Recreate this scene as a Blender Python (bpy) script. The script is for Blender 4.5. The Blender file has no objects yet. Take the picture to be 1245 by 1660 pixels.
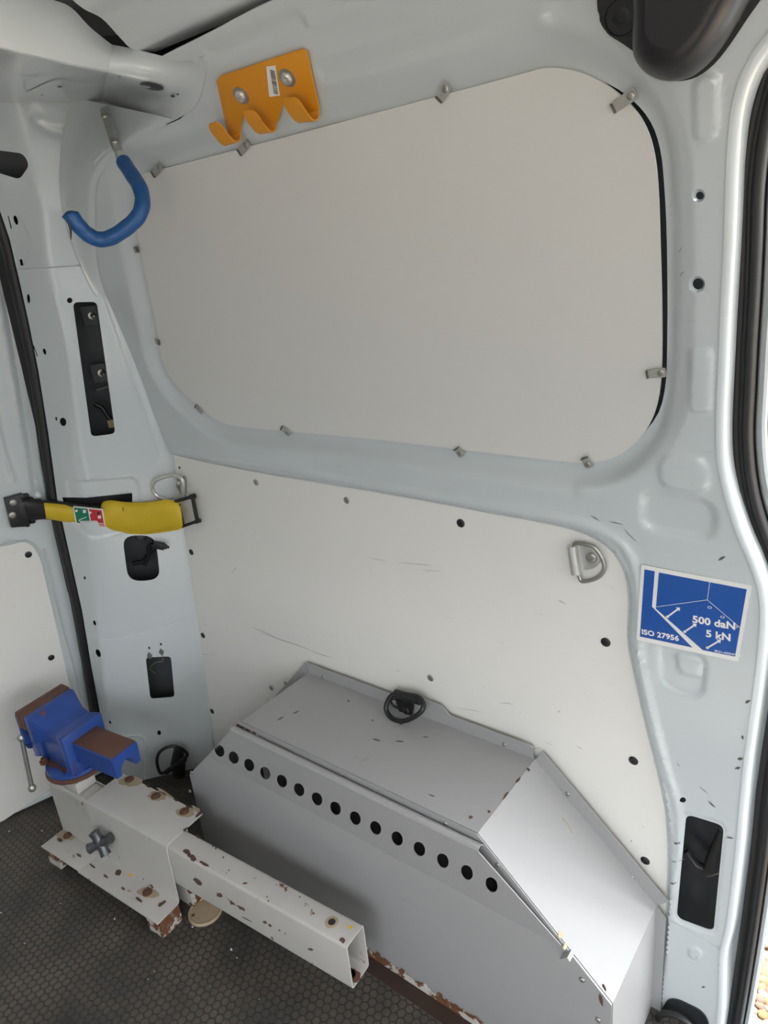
import bpy, bmesh, math, random
import numpy as np
from mathutils import Vector, Matrix
from mathutils.geometry import delaunay_2d_cdt

random.seed(3); rng = np.random.default_rng(3)
S = bpy.context.scene
COL = S.collection
# ------------------------------------------------------------------ camera
CX, CY, FPX = 622.5, 830.0, 1148.0
CAM = np.array([0.0, -0.9, 1.272])
def _n(v): return v / np.linalg.norm(v)
_X = -_n(np.array([-900 - CX, 560 - CY, FPX]))          # world X (towards the front of the van) in camera axes
_Y = _n(np.array([1580 - CX, 311.89 - CY, FPX]))
_Y = _n(_Y - _X * (_X @ _Y))
_Z = np.cross(_X, _Y)
M = np.array([_X, _Y, _Z])
cam = bpy.data.cameras.new('camera'); co = bpy.data.objects.new('camera', cam); COL.objects.link(co)
cam.sensor_fit = 'HORIZONTAL'; cam.sensor_width = 36; cam.lens = FPX * 36 / 1245
cam.clip_start = 0.02
R = np.eye(4); R[:3, 0] = M[:, 0]; R[:3, 1] = -M[:, 1]; R[:3, 2] = -M[:, 2]; R[:3, 3] = CAM
co.matrix_world = Matrix(R.tolist()); S.camera = co
# ------------------------------------------------------------------ world, sun, exposure
W = bpy.data.worlds.new('world'); S.world = W; W.use_nodes = True
bg = W.node_tree.nodes['Background']
_nt = W.node_tree; _tc = _nt.nodes.new('ShaderNodeTexCoord'); _sx = _nt.nodes.new('ShaderNodeSeparateXYZ'); _cr = _nt.nodes.new('ShaderNodeValToRGB')
_nt.links.new(_tc.outputs['Generated'], _sx.inputs[0]); _nt.links.new(_sx.outputs['Z'], _cr.inputs[0]); _nt.links.new(_cr.outputs[0], bg.inputs[0])
_e = _cr.color_ramp.elements; _e[0].position = 0.0; _e[0].color = (.18, .185, .19, 1); _e[1].position = .55; _e[1].color = (.93, .965, 1.0, 1)
bg.inputs[1].default_value = 10.0
sun = bpy.data.lights.new('sun', 'SUN'); sun.energy = 48.0; sun.angle = math.radians(6); sun.color = (1, .96, .91)
so = bpy.data.objects.new('sun', sun); COL.objects.link(so)
so.rotation_euler = Vector((.35, -.65, 1)).to_track_quat('Z', 'Y').to_euler()
S.view_settings.view_transform = 'Standard'; S.view_settings.look = 'None'
S.view_settings.exposure = 0.17; S.view_settings.gamma = 1; S.view_settings.use_curve_mapping = False
S.cycles.max_bounces = 8; S.cycles.diffuse_bounces = 6

# ------------------------------------------------------------------ survey helpers (photo pixel -> point on a real plane)
def ray(x, y): return M @ np.array([x - CX, y - CY, FPX])
def atY(x, y, Y): r = ray(x, y); return CAM + r * (Y - CAM[1]) / r[1]
def atX(x, y, X): r = ray(x, y); return CAM + r * (X - CAM[0]) / r[0]
def atZ(x, y, Z): r = ray(x, y); return CAM + r * (Z - CAM[2]) / r[2]
def onfr(f, x, y):
    r = ray(x, y); t = ((f.O-CAM)@f.N)/(r@f.N); P = CAM+r*t-f.O; return (P@f.U, P@f.V)
def smooth(pts, closed=False, n=5):
    P = np.array(pts, float); m = len(P); out = []
    rngi = range(m if closed else m - 1)
    for i in rngi:
        if closed: a, b, c, d = P[(i-1) % m], P[i], P[(i+1) % m], P[(i+2) % m]
        else: a, b, c, d = P[max(i-1, 0)], P[i], P[i+1], P[min(i+2, m-1)]
        for k in range(n):
            t = k / n
            out.append(.5 * ((2*b) + (c-a)*t + (2*a-5*b+4*c-d)*t*t + (-a+3*b-3*c+d)*t**3))
    if not closed: out.append(P[-1])
    return np.array(out)
def roundpoly(pts, r, n=5):
    P = np.array(pts, float); m = len(P); out = []
    for i in range(m):
        a, b, c = P[i-1], P[i], P[(i+1) % m]
        rr = r[i] if isinstance(r, (list, tuple)) else r
        la, lc = np.linalg.norm(a-b), np.linalg.norm(c-b)
        rr = min(rr, la*.48, lc*.48)
        p0, p1 = b + (a-b)/la*rr, b + (c-b)/lc*rr
        for k in range(n+1):
            t = k/n; out.append((1-t)**2*p0 + 2*t*(1-t)*b + t*t*p1)
    return np.array(out)
def ell(cx, cy, rx, ry, a=0, n=18):
    t = np.linspace(0, 2*math.pi, n, endpoint=False); c, s = math.cos(a), math.sin(a)
    return np.stack([cx + rx*np.cos(t)*c - ry*np.sin(t)*s, cy + rx*np.cos(t)*s + ry*np.sin(t)*c], 1)
def segdist(P, A, B):
    d = B-A; L = (d*d).sum() + 1e-15
    t = np.clip(((P-A) @ d)/L, 0, 1)[:, None]
    return np.linalg.norm(P-(A+t*d), axis=1)
def linedist(P, poly, closed=False):
    D = np.full(len(P), 1e9); n = len(poly)
    for i in range(n if closed else n-1): D = np.minimum(D, segdist(P, poly[i], poly[(i+1) % n]))
    return D
def inside(P, poly):
    x, y = P[:, 0], P[:, 1]; c = np.zeros(len(P), bool); n = len(poly); j = n-1
    for i in range(n):
        xi, yi = poly[i]; xj, yj = poly[j]
        if yi != yj:
            m = ((yi > y) != (yj > y)) & (x < (xj-xi)*(y-yi)/(yj-yi)+xi); c ^= m
        j = i
    return c
def sdf(P, poly): d = linedist(P, poly, True); return np.where(inside(P, poly), -d, d)
def sstep(x, a, b): t = np.clip((x-a)/(b-a), 0, 1); return t*t*(3-2*t)

# ------------------------------------------------------------------ materials
def mat(name, col, rough=.4, metal=0, coat=0, noise=0, nscale=8, bump=0, bscale=60, rust=None, spec=.5, scr=0, emis=None):
    m = bpy.data.materials.new(name); m.use_nodes = True; nt = m.node_tree; N = nt.nodes; L = nt.links
    b = N['Principled BSDF']
    b.inputs['Roughness'].default_value = rough; b.inputs['Metallic'].default_value = metal
    b.inputs['Coat Weight'].default_value = coat; b.inputs['Coat Roughness'].default_value = .08
    b.inputs['Specular IOR Level'].default_value = spec
    tc = N.new('ShaderNodeTexCoord'); src = None
    rgb = N.new('ShaderNodeRGB'); rgb.outputs[0].default_value = (*col, 1); src = rgb.outputs[0]
    def mixc(fac, a, bcol):
        x = N.new('ShaderNodeMix'); x.data_type = 'RGBA'
        L.new(fac, x.inputs['Factor']); L.new(a, x.inputs['A']); x.inputs['B'].default_value = (*bcol, 1); return x.outputs['Result']
    def noi(scale, detail=4, vec=None, rgh=.5):
        n = N.new('ShaderNodeTexNoise'); n.inputs['Scale'].default_value = scale; n.inputs['Detail'].default_value = detail; n.inputs['Roughness'].default_value = rgh
        L.new(vec or tc.outputs['Object'], n.inputs['Vector']); return n.outputs['Fac']
    def ramp(f, a, bb, va=0., vb=1.):
        r = N.new('ShaderNodeMapRange'); r.inputs['From Min'].default_value = a; r.inputs['From Max'].default_value = bb
        r.inputs['To Min'].default_value = va; r.inputs['To Max'].default_value = vb; L.new(f, r.inputs['Value']); return r.outputs[0]
    if noise:
        src = mixc(ramp(noi(nscale), .4, .75, 0, noise), src, tuple(c*.72 for c in col))
    if scr:      # dark scuffs: stretched noise, thresholded
        mp = N.new('ShaderNodeMapping'); mp.inputs['Scale'].default_value = (4, 4, 26); mp.inputs['Rotation'].default_value = (0, .12, 0)
        L.new(tc.outputs['Object'], mp.inputs['Vector'])
        f1 = ramp(noi(4, 6, mp.outputs[0], .65), .66, .80, 0, scr)
        src = mixc(f1, src, (.10, .10, .095))
        f2 = ramp(noi(160, 2), .76, .80, 0, scr)
        src = mixc(f2, src, (.06, .05, .045))
    if rust:
        thr, rs = rust
        f = ramp(noi(rs, 8, None, .65), thr, thr+.02)
        rc = N.new('ShaderNodeValToRGB'); rc.color_ramp.elements[0].color = (.05, .018, .01, 1); rc.color_ramp.elements[1].color = (.22, .09, .035, 1)
        L.new(noi(120, 5), rc.inputs[0])
        x = N.new('ShaderNodeMix'); x.data_type = 'RGBA'; L.new(f, x.inputs['Factor']); L.new(src, x.inputs['A']); L.new(rc.outputs[0], x.inputs['B']); src = x.outputs['Result']
        L.new(ramp(f, 0, 1, rough, .9), b.inputs['Roughness'])
    L.new(src, b.inputs['Base Color'])
    if bump:
        bp = N.new('ShaderNodeBump'); bp.inputs['Strength'].default_value = bump; bp.inputs['Distance'].default_value = .002
        L.new(noi(bscale, 5), bp.inputs['Height']); L.new(bp.outputs[0], b.inputs['Normal'])
    if emis: b.inputs['Emission Color'].default_value = (*col, 1); b.inputs['Emission Strength'].default_value = emis
    return m
m_paint = mat('painted steel', (.56, .60, .62), .28, coat=.5, noise=.10, nscale=3, bump=.06, bscale=7, scr=.25)
m_board = mat('white board', (.77, .755, .725), .42, noise=.16, nscale=3.2, bump=.04, bscale=5, scr=.35)
m_panel = mat('white window panel', (.68, .67, .65), .38, noise=.05, nscale=2, bump=.03, bscale=3, scr=.06)
m_box = mat('grey painted aluminium', (.325, .325, .33), .42, noise=.12, nscale=5, scr=.35)
m_tool = mat('chipped grey paint', (.475, .46, .44), .38, noise=.25, nscale=14, rust=(.655, 28), scr=.3)
m_rustyw = mat('rusted white steel', (.55, .53, .49), .6, noise=.4, nscale=20, rust=(.47, 26))
m_rust = mat('rust', (.10, .045, .028), .85, noise=.6, nscale=60, bump=.5, bscale=120)
m_rustb = mat('rusty brown slide', (.125, .055, .035), .62, noise=.7, nscale=30, bump=.3, bscale=90)
m_blue = mat('blue enamel', (.022, .068, .30), .4, coat=.2, noise=.9, nscale=30, bump=.15, bscale=60, rust=(.66, 24))
m_bluep = mat('blue plastic sleeve', (.012, .085, .27), .38, noise=.3, nscale=30, bump=.2, bscale=80)
m_orange = mat('orange powder coat', (.66, .27, .012), .5, noise=.12, nscale=20, bump=.05, bscale=300)
m_yellow = mat('yellow vinyl', (.62, .43, .02), .5, noise=.3, nscale=25, bump=.3, bscale=60)
m_zinc = mat('zinc plated steel', (.66, .66, .63), .3, metal=.6, noise=.5, nscale=40)
m_steel = mat('dull steel', (.42, .41, .38), .4, metal=.85, noise=.5, nscale=50)
m_black = mat('black plastic', (.012, .012, .013), .42, noise=.3, nscale=30)
m_cover = mat('smooth black trim', (.018, .017, .019), .33, bump=.05, bscale=400)
m_rubber = mat('black rubber', (.012, .012, .013), .5)
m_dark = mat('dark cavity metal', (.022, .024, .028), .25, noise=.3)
m_cav = mat('shaded cavity grey', (.085, .09, .10), .6, noise=.3)  # darkened to stand in for shade inside the cavities
m_clip = mat('clear plastic clip', (.36, .36, .33), .25, noise=.2, nscale=40)
m_clipd = mat('clip edge', (.10, .10, .08), .4)
m_knob = mat('cast grey knob', (.10, .105, .115), .35, metal=.6, noise=.6, nscale=70)
m_foot = mat('dark brown rust', (.035, .018, .013), .8, noise=.6, nscale=40)
m_white = mat('white print', (.78, .77, .75), .35)
m_sblue = mat('blue print', (.012, .085, .36), .22)
m_red = mat('red print', (.50, .03, .05), .35); m_green = mat('green print', (.01, .17, .10), .35)
m_ink = mat('black ink', (.02, .02, .02), .4)
m_tan = mat('tan plastic', (.42, .33, .22), .5, noise=.3, nscale=40)
m_chip = mat('bare brown primer', (.10, .055, .04), .8, noise=.6, nscale=80)
m_mark = mat('yellow paint mark', (.65, .45, .02), .6)
m_scuff = mat('faint scuff', (.47, .46, .43), .6)
m_scuffd = mat('deep scratch', (.10, .10, .095), .6)

# hexagon-dimpled floor covering
def floor_mat():
    m = bpy.data.materials.new('hexagon rubber floor'); m.use_nodes = True; nt = m.node_tree; N = nt.nodes; L = nt.links
    b = N['Principled BSDF']; tc = N.new('ShaderNodeTexCoord')
    def vm(op, a, bb=None):
        n = N.new('ShaderNodeVectorMath'); n.operation = op
        for i, v in enumerate((a, bb)):
            if v is None: continue
            if isinstance(v, tuple): n.inputs[i].default_value = v
            else: L.new(v, n.inputs[i])
        return n
    def ma(op, a, bb=None):
        n = N.new('ShaderNodeMath'); n.operation = op
        for i, v in enumerate((a, bb)):
            if v is None: continue
            if isinstance(v, (int, float)): n.inputs[i].default_value = v
            else: L.new(v, n.inputs[i])
        return n.outputs[0]
    r3 = math.sqrt(3)
    mp = N.new('ShaderNodeMapping'); mp.inputs['Scale'].default_value = (63, 63, 0); mp.inputs['Rotation'].default_value = (0, 0, 0); mp.inputs['Location'].default_value = (1000, 1000, 0)
    L.new(tc.outputs['Object'], mp.inputs['Vector']); v = mp.outputs[0]
    s = (1, r3, 1); h = (.5, r3/2, 0)
    a = vm('SUBTRACT', vm('MODULO', v, s).outputs[0], h).outputs[0]
    c = vm('SUBTRACT', vm('MODULO', vm('ADD', v, h).outputs[0], s).outputs[0], h).outputs[0]
    def hx(g):
        ab = vm('ABSOLUTE', g).outputs[0]
        d = vm('DOT_PRODUCT', ab, (.5, r3/2, 0)).outputs['Value']
        sx = N.new('ShaderNodeSeparateXYZ'); L.new(ab, sx.inputs[0])
        return ma('MAXIMUM', d, sx.outputs[0])
    hd = ma('MINIMUM', hx(a), hx(c))
    mr = N.new('ShaderNodeMapRange'); mr.interpolation_type = 'SMOOTHSTEP'; mr.inputs['From Min'].default_value = .38; mr.inputs['From Max'].default_value = .46
    mr.inputs['To Min'].default_value = 1; mr.inputs['To Max'].default_value = 0; L.new(hd, mr.inputs['Value'])
    bp = N.new('ShaderNodeBump'); bp.inputs['Strength'].default_value = .6; bp.inputs['Distance'].default_value = .0012; L.new(mr.outputs[0], bp.inputs['Height'])
    n1 = N.new('ShaderNodeTexNoise'); n1.inputs['Scale'].default_value = 6; n1.inputs['Detail'].default_value = 8; n1.inputs['Roughness'].default_value = .65; L.new(tc.outputs['Object'], n1.inputs['Vector'])
    cr = N.new('ShaderNodeValToRGB'); e = cr.color_ramp.elements; e[0].position = .35; e[0].color = (.028, .027, .025, 1); e[1].position = .66; e[1].color = (.105, .088, .070, 1)
    L.new(n1.outputs['Fac'], cr.inputs[0])
    mx = N.new('ShaderNodeMix'); mx.data_type = 'RGBA'; L.new(mr.outputs[0], mx.inputs['Factor']); mx.inputs['A'].default_value = (.026, .024, .022, 1); L.new(cr.outputs[0], mx.inputs['B'])
    n2 = N.new('ShaderNodeTexNoise'); n2.inputs['Scale'].default_value = 170; n2.inputs['Detail'].default_value = 2; L.new(tc.outputs['Object'], n2.inputs['Vector'])
    m2 = N.new('ShaderNodeMapRange'); m2.inputs['From Min'].default_value = .745; m2.inputs['From Max'].default_value = .77; L.new(n2.outputs['Fac'], m2.inputs['Value'])
    my = N.new('ShaderNodeMix'); my.data_type = 'RGBA'; L.new(m2.outputs[0], my.inputs['Factor']); L.new(mx.outputs['Result'], my.inputs['A']); my.inputs['B'].default_value = (.25, .24, .22, 1)
    L.new(my.outputs['Result'], b.inputs['Base Color']); L.new(bp.outputs[0], b.inputs['Normal']); b.inputs['Roughness'].default_value = .55
    return m
m_floor = floor_mat()

# ------------------------------------------------------------------ object helpers
def tag(o, label=None, cat=None, group=None, kind=None):
    if label: o['label'] = label
    if cat: o['category'] = cat
    if group: o['group'] = group
    if kind: o['kind'] = kind
    return o
def empty(name, loc=(0, 0, 0)):
    o = bpy.data.objects.new(name, None); COL.objects.link(o); o.location = loc; o.empty_display_size = .02; return o
def put(name, me, material=None, parent=None):
    if material and not me.materials: me.materials.append(material)
    o = bpy.data.objects.new(name, me); COL.objects.link(o)
    if parent is not None:
        o.parent = parent; o.matrix_parent_inverse = parent_inv(parent)
    return o
def parent_inv(p):
    m = Matrix.Translation(p.location) @ p.rotation_euler.to_matrix().to_4x4() if p.type == 'EMPTY' or p.type == 'MESH' else Matrix()
    if p.parent: m = (p.parent.matrix_basis @ p.matrix_parent_inverse) @ m
    return m.inverted()
def mesh(name, V, F, material, parent=None, smooth_=False, sharp=None):
    me = bpy.data.meshes.new(name); me.from_pydata([tuple(map(float, v)) for v in V], [], [tuple(map(int, f)) for f in F]); me.update()
    if smooth_:
        me.shade_smooth()
        if sharp: me.set_sharp_from_angle(angle=math.radians(sharp))
    return put(name, me, material, parent)
def frommesh(name, bm, material, parent=None, smooth_=True, sharp=35):
    bmesh.ops.recalc_face_normals(bm, faces=bm.faces)
    me = bpy.data.meshes.new(name); bm.to_mesh(me); bm.free()
    if smooth_: me.shade_smooth(); me.set_sharp_from_angle(angle=math.radians(sharp))
    return put(name, me, material, parent)
def mods(o, solid=0, split=True, off=-1):
    if solid:
        s = o.modifiers.new('solid', 'SOLIDIFY'); s.thickness = solid; s.offset = off
    if split:
        e = o.modifiers.new('split', 'EDGE_SPLIT'); e.split_angle = math.radians(38)
    return o
class Fr:
    """A local frame: origin, u, v, n (all world)."""
    def __init__(s, O, U, V=None, N=None):
        s.O = np.array(O, float); s.U = _n(np.array(U, float))
        if V is None: s.N = _n(np.array(N, float)); s.U = _n(s.U - s.N*(s.U@s.N)); s.V = np.cross(s.N, s.U)
        else:
            s.V = np.array(V, float); s.N = _n(np.cross(s.U, s.V)); s.V = np.cross(s.N, s.U)
    def p(s, u, v, n=0): return s.O + s.U*u + s.V*v + s.N*n
def bm_hexa(bm, c8):
    vs = [bm.verts.new(tuple(c)) for c in c8]
    for f in ((0,1,2,3), (7,6,5,4), (0,4,5,1), (1,5,6,2), (2,6,7,3), (3,7,4,0)): bm.faces.new([vs[i] for i in f])
def bm_box(bm, fr, u0, u1, v0, v1, n0, n1):
    bm_hexa(bm, [fr.p(u0,v0,n0), fr.p(u1,v0,n0), fr.p(u1,v1,n0), fr.p(u0,v1,n0), fr.p(u0,v0,n1), fr.p(u1,v0,n1), fr.p(u1,v1,n1), fr.p(u0,v1,n1)])
def box(name, fr, u0, u1, v0, v1, n0, n1, material, parent=None, bev=.001, seg=2):
    bm = bmesh.new(); bm_box(bm, fr, u0, u1, v0, v1, n0, n1)
    if bev: bmesh.ops.bevel(bm, geom=bm.edges[:], offset=bev, segments=seg, affect='EDGES', profile=.5)
    return frommesh(name, bm, material, parent)
def prism(name, fr, poly, n0, n1, material, parent=None, bev=0, holes=None):
    if holes:
        return cdt_prism(name, fr, poly, holes, n0, n1, material, parent)
    bm = bmesh.new()
    a = [bm.verts.new(tuple(fr.p(u, v, n0))) for u, v in poly]; b = [bm.verts.new(tuple(fr.p(u, v, n1))) for u, v in poly]
    n = len(poly)
    for i in range(n): bm.faces.new((a[i], a[(i+1) % n], b[(i+1) % n], b[i]))
    f1 = bm.faces.new(a[::-1]); f2 = bm.faces.new(b)
    if bev:
        es = list({e for f in (f1, f2) for e in f.edges})
        bmesh.ops.bevel(bm, geom=es, offset=bev, segments=2, affect='EDGES', profile=.5)
    return frommesh(name, bm, material, parent)
def cdt_prism(name, fr, poly, holes, n0, n1, material, parent):
    V, F = cdt([poly]+list(holes), [])
    cen = V[F].mean(1); keep = inside(cen, np.array(poly))
    for h in holes: keep &= ~inside(cen, np.array(h))
    F = F[keep]
    bm = bmesh.new(); vs = [bm.verts.new(tuple(fr.p(u, v, n0))) for u, v in V]
    for f in F: bm.faces.new([vs[i] for i in f])
    r = bmesh.ops.extrude_face_region(bm, geom=bm.faces[:])
    d = fr.N*(n1-n0)
    bmesh.ops.translate(bm, vec=tuple(d), verts=[g for g in r['geom'] if isinstance(g, bmesh.types.BMVert)])
    return frommesh(name, bm, material, parent)
def cdt(loops, pts, open_lines=()):
    vs = []; es = []
    for lp in loops:
        b = len(vs); n = len(lp); vs += [Vector((float(x), float(y))) for x, y in lp]; es += [(b+i, b+(i+1) % n) for i in range(n)]
    for lp in open_lines:
        b = len(vs); n = len(lp); vs += [Vector((float(x), float(y))) for x, y in lp]; es += [(b+i, b+i+1) for i in range(n-1)]
    vs += [Vector((float(x), float(y))) for x, y in pts]
    r = delaunay_2d_cdt(vs, es, [], 0, 1e-6, False)
    return np.array([[v.x, v.y] for v in r[0]]), np.array(r[2])
def tube(name, path, r, material, parent=None, nseg=12, caps=True, rs=None, bm=None):
    P = [Vector(tuple(p)) for p in path]; own = bm is None
    if own: bm = bmesh.new()
    T = [(P[min(i+1, len(P)-1)]-P[max(i-1, 0)]).normalized() for i in range(len(P))]
    up = Vector((0, 0, 1)) if abs(T[0].z) < .9 else Vector((1, 0, 0))
    nrm = (up - T[0]*up.dot(T[0])).normalized(); rings = []
    for i, p in enumerate(P):
        nrm = (nrm - T[i]*nrm.dot(T[i])).normalized(); bi = T[i].cross(nrm); rr = rs[i] if rs is not None else r
        rings.append([bm.verts.new(p + (nrm*math.cos(2*math.pi*k/nseg) + bi*math.sin(2*math.pi*k/nseg))*rr) for k in range(nseg)])
    for a, b in zip(rings, rings[1:]):
        for k in range(nseg): bm.faces.new((a[k], a[(k+1) % nseg], b[(k+1) % nseg], b[k]))
    if caps: bm.faces.new(rings[0][::-1]); bm.faces.new(rings[-1])
    if own: return frommesh(name, bm, material, parent)
def loft(name, rows, material, parent=None, closed=False, thick=0):
    n = len(rows[0]); V = [p for r in rows for p in r]; F = []
    for i in range(len(rows)-1):
        for j in range(n if closed else n-1):
            F.append((i*n+j, i*n+(j+1) % n, (i+1)*n+(j+1) % n, (i+1)*n+j))
    o = mesh(name, V, F, material, parent, True)
    if thick: mods(o, thick, off=0)
    return o
def net(name, rows, material, parent=None, n=8, thick=.0015, lin=False):
    """rows of 3-D control points, Catmull-Rom in both directions"""
    R_ = [smooth(r, n=n) for r in rows]; R_ = np.array(R_)
    C_ = np.array([smooth(R_[:, j], n=n) for j in range(R_.shape[1])])
    return loft(name, list(C_), material, parent, thick=thick)
def lathe(name, fr, prof, material, parent=None, n=20, bm=None):
    """prof: (radius, height) about fr.N"""
    own = bm is None
    if own: bm = bmesh.new()
    rings = []
    for r, h in prof:
        if r < 1e-6: rings.append([bm.verts.new(tuple(fr.p(0, 0, h)))])
        else: rings.append([bm.verts.new(tuple(fr.p(r*math.cos(2*math.pi*k/n), r*math.sin(2*math.pi*k/n), h))) for k in range(n)])
    for a, b in zip(rings, rings[1:]):
        for k in range(n):
            q = [a[k % len(a)], a[(k+1) % len(a)], b[(k+1) % len(b)], b[k % len(b)]]
            u = []
            for x in q:
                if x not in u: u.append(x)
            if len(u) > 2: bm.faces.new(u)
    if own: return frommesh(name, bm, material, parent, sharp=40)

# ------------------------------------------------------------------ pressed sheet panels
class Sheet(Fr):
    def __init__(s, O, U, V=None, N=None, h=None):
        super().__init__(O, U, V, N); s.h = h or (lambda u, v: 0*u); s.feat = []; s.extra = []; s.lines = []
    def uv(s, x, y, e=0):
        r = ray(x, y); hh = 0.
        for _ in range(14):
            t = ((s.O + s.N*(hh+e) - CAM) @ s.N) / (r @ s.N); P = CAM + r*t - s.O; u, v = P @ s.U, P @ s.V
            hh = .5*hh + .5*float(s.h(np.array([u]), np.array([v]))[0]) if _ > 3 else float(s.h(np.array([u]), np.array([v]))[0])
        return np.array([u, v])
    def uvs(s, pts): return np.array([s.uv(*p) for p in pts])
    def H(s, P):
        H = s.h(P[:, 0], P[:, 1])
        for f in s.feat: H = H + f(P)
        return H
    def at(s, u, v, e=0):
        return s.p(u, v, float(s.H(np.array([[u, v]]))[0]) + e)
    def px(s, x, y, e=0): u, v = s.uv(x, y); return s.at(u, v, e)
    def fr(s, x, y, e=0):
        """frame lying on the sheet at a pixel"""
        u, v = s.uv(x, y); d = .004
        a, b, c = s.at(u, v, e), s.at(u+d, v, e), s.at(u, v+d, e); return Fr(a, b-a, c-a)
    def emboss(s, poly, depth, soft, kind='uv'):
        P = dense(poly, True)
        def f(Q): return depth*(1-sstep(sdf(Q, P), -soft, soft))
        s.feat.append(f)
        for off in (-soft, 0, soft): s.extra.append(offset(P, off))
    def groove(s, line, depth, w):
        P = dense(line, False, .003)
        def f(Q): return -depth*(1-sstep(linedist(Q, P), 0, w))
        s.feat.append(f); s.lines.append(P)
        for off in (-w, w): s.extra.append(offset(P, off, False))
    def bead(s, line, height, w):
        P = dense(line, False, .005)
        def f(Q): return height*(1-sstep(linedist(Q, P), 0, w))
        s.feat.append(f)
        for off in (-w, -w/2, 0, w/2, w): s.extra.append(offset(P, off, False))
    def build(s, name, outline, holes, step, material, parent=None, thick=.0015):
        O = np.array(outline); lo, hi = O.min(0), O.max(0)
        xs = np.arange(lo[0], hi[0], step); ys = np.arange(lo[1], hi[1], step*.866)
        G = np.array([(x + (j % 2)*step*.5, y) for j, y in enumerate(ys) for x in xs])
        ex = [e for e in s.extra]
        E = np.concatenate(ex) if ex else np.zeros((0, 2))
        G = G[inside(G, O)]
        lines = [O]+[np.array(h) for h in holes]
        keep = np.ones(len(G), bool)
        for l in lines: keep &= linedist(G, l, True) > step*.35
        for l in s.lines: keep &= linedist(G, l) > step*.3
        G = G[keep]
        if len(E):
            E = E[inside(E, O)]
            ke = np.ones(len(E), bool)
            for l in lines: ke &= linedist(E, l, True) > .0006
            E = E[ke]
        ol = []
        for l in s.lines:
            ii = inside(l, O)
            if ii.all(): ol.append(l)
            else: E = np.concatenate([E, l[ii]])
        V, F = cdt(lines, np.concatenate([G, E]), ol)
        cen = V[F].mean(1); k = inside(cen, O)
        for h in holes: k &= ~inside(cen, np.array(h))
        F = F[k]; H = s.H(V)
        P = s.O + V[:, :1]*s.U + V[:, 1:2]*s.V + H[:, None]*s.N
        used = np.unique(F); mp = -np.ones(len(V), int); mp[used] = np.arange(len(used))
        o = mesh(name, P[used], mp[F], material, parent, True)
        if thick: mods(o, thick)
        return o
def dense(P, closed, st=.004):
    P = np.array(P, float); n = len(P); out = []
    for i in range(n if closed else n-1):
        a, b = P[i], P[(i+1) % n]; k = max(1, int(np.linalg.norm(b-a)/st))
        out += [a+(b-a)*j/k for j in range(k)]
    if not closed: out.append(P[-1])
    return np.array(out)
def offset(P, d, closed=True):
    n = len(P); out = []
    for i in range(n):
        a = P[i-1] if (closed or i > 0) else P[i]; b = P[(i+1) % n] if (closed or i < n-1) else P[i]
        t = b-a; L = np.linalg.norm(t)
        if L < 1e-9: continue
        t = t/L; out.append(P[i] + d*np.array([t[1], -t[0]]))
    out = np.array(out)
    if closed and abs(d) > 0:
        dd = linedist(out, P, True); out = out[dd > abs(d)*.8]
    return out if len(out) else np.zeros((0, 2))

# =================================================================== SIDE WALL
ZK = np.array([-.3, .85, 1.0, 1.1, 1.2, 1.3, 1.4, 1.45, 1.5, 1.54, 1.57, 1.60, 1.65])
HK = np.array([0, 0, .012, .026, .044, .065, .092, .112, .145, .185, .225, .28, .40])
_zz = np.linspace(-.3, 1.65, 400); _hh = np.interp(_zz, ZK, HK)
_hh = np.convolve(np.pad(_hh, 12, mode='edge'), np.ones(25)/25, 'valid')
wall = Sheet((0, 0, 0), (1, 0, 0), (0, 0, 1), h=lambda u, v: np.interp(v, _zz, _hh))
wall.N = np.array([0, -1., 0])
win_px = [(205,298),(206,330),(212,380),(226,450),(243,530),(253,585),(272,622),(310,660),(352,688),(400,697),(455,702),(600,716),(740,733),(880,750),(940,755),
          (985,748),(1020,726),(1045,695),(1060,655),(1066,600),(1066,500),(1063,400),(1059,300),(1051,240),(1035,197),(1010,164),(975,136),(940,118),(905,109),(870,108),(830,119),(700,154),(500,208),(350,248),(250,274),(220,282)]
win = smooth(wall.uvs(win_px), True, 4)
low_px = [(276,739),(330,752),(440,773),(600,800),(700,818),(800,837),(880,852),(940,868),(985,895),(1008,933),(1015,980),(1013,1035),(1022,1090),(1045,1190),(1065,1270),(1076,1330),(1079,1400),(1076,1480)]
low_l = [(345,1262),(332,1205),(325,1120),(314,1000),(296,880)]
low_top = smooth(wall.uvs(low_px), False, 4)
low = np.concatenate([low_top, [[low_top[-1][0]-.005, .0]], [[-1.46, .0]], smooth(wall.uvs(low_l), False, 2)])
# recesses and pressings
wall.feat.append(lambda Q: -.020*(1-sstep(sdf(Q, win), .006, .042)))
for d in (.006, .018, .03, .042): wall.extra.append(offset(win, -d)); wall.extra.append(offset(win, d))
wall.feat.append(lambda Q: -.011*(1-sstep(sdf(Q, low), .0015, .009)))
for d in (-.001, .0015, .005, .009, .014): wall.extra.append(offset(low, -d)); wall.extra.append(offset(low, d))
wall.bead(smooth(wall.uvs([(300,735),(440,757),(600,787),(760,815),(890,838),(960,855),(1010,885),(1032,935),(1036,1000),(1036,1060)]), False, 4), .0035, .011)
wall.bead(smooth(wall.uvs([(1036,1060),(1050,1130),(1075,1230),(1098,1310),(1100,1380),(1090,1450)]), False, 4), .0035, .010)
wall.bead(smooth(wall.uvs([(345,88),(430,50),(520,15),(600,-15)]), False, 4), -.004, .010)
wall.bead(smooth(wall.uvs([(500,32),(560,20),(700,-22)]), False, 4), .004, .012)
wall.bead(smooth(wall.uvs([(525,118),(620,90),(760,50),(850,10),(900,-20)]), False, 4), -.005, .014)
wall.bead(smooth(wall.uvs([(530,135),(640,112),(780,72),(880,35)]), False, 4), .003, .012)
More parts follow.
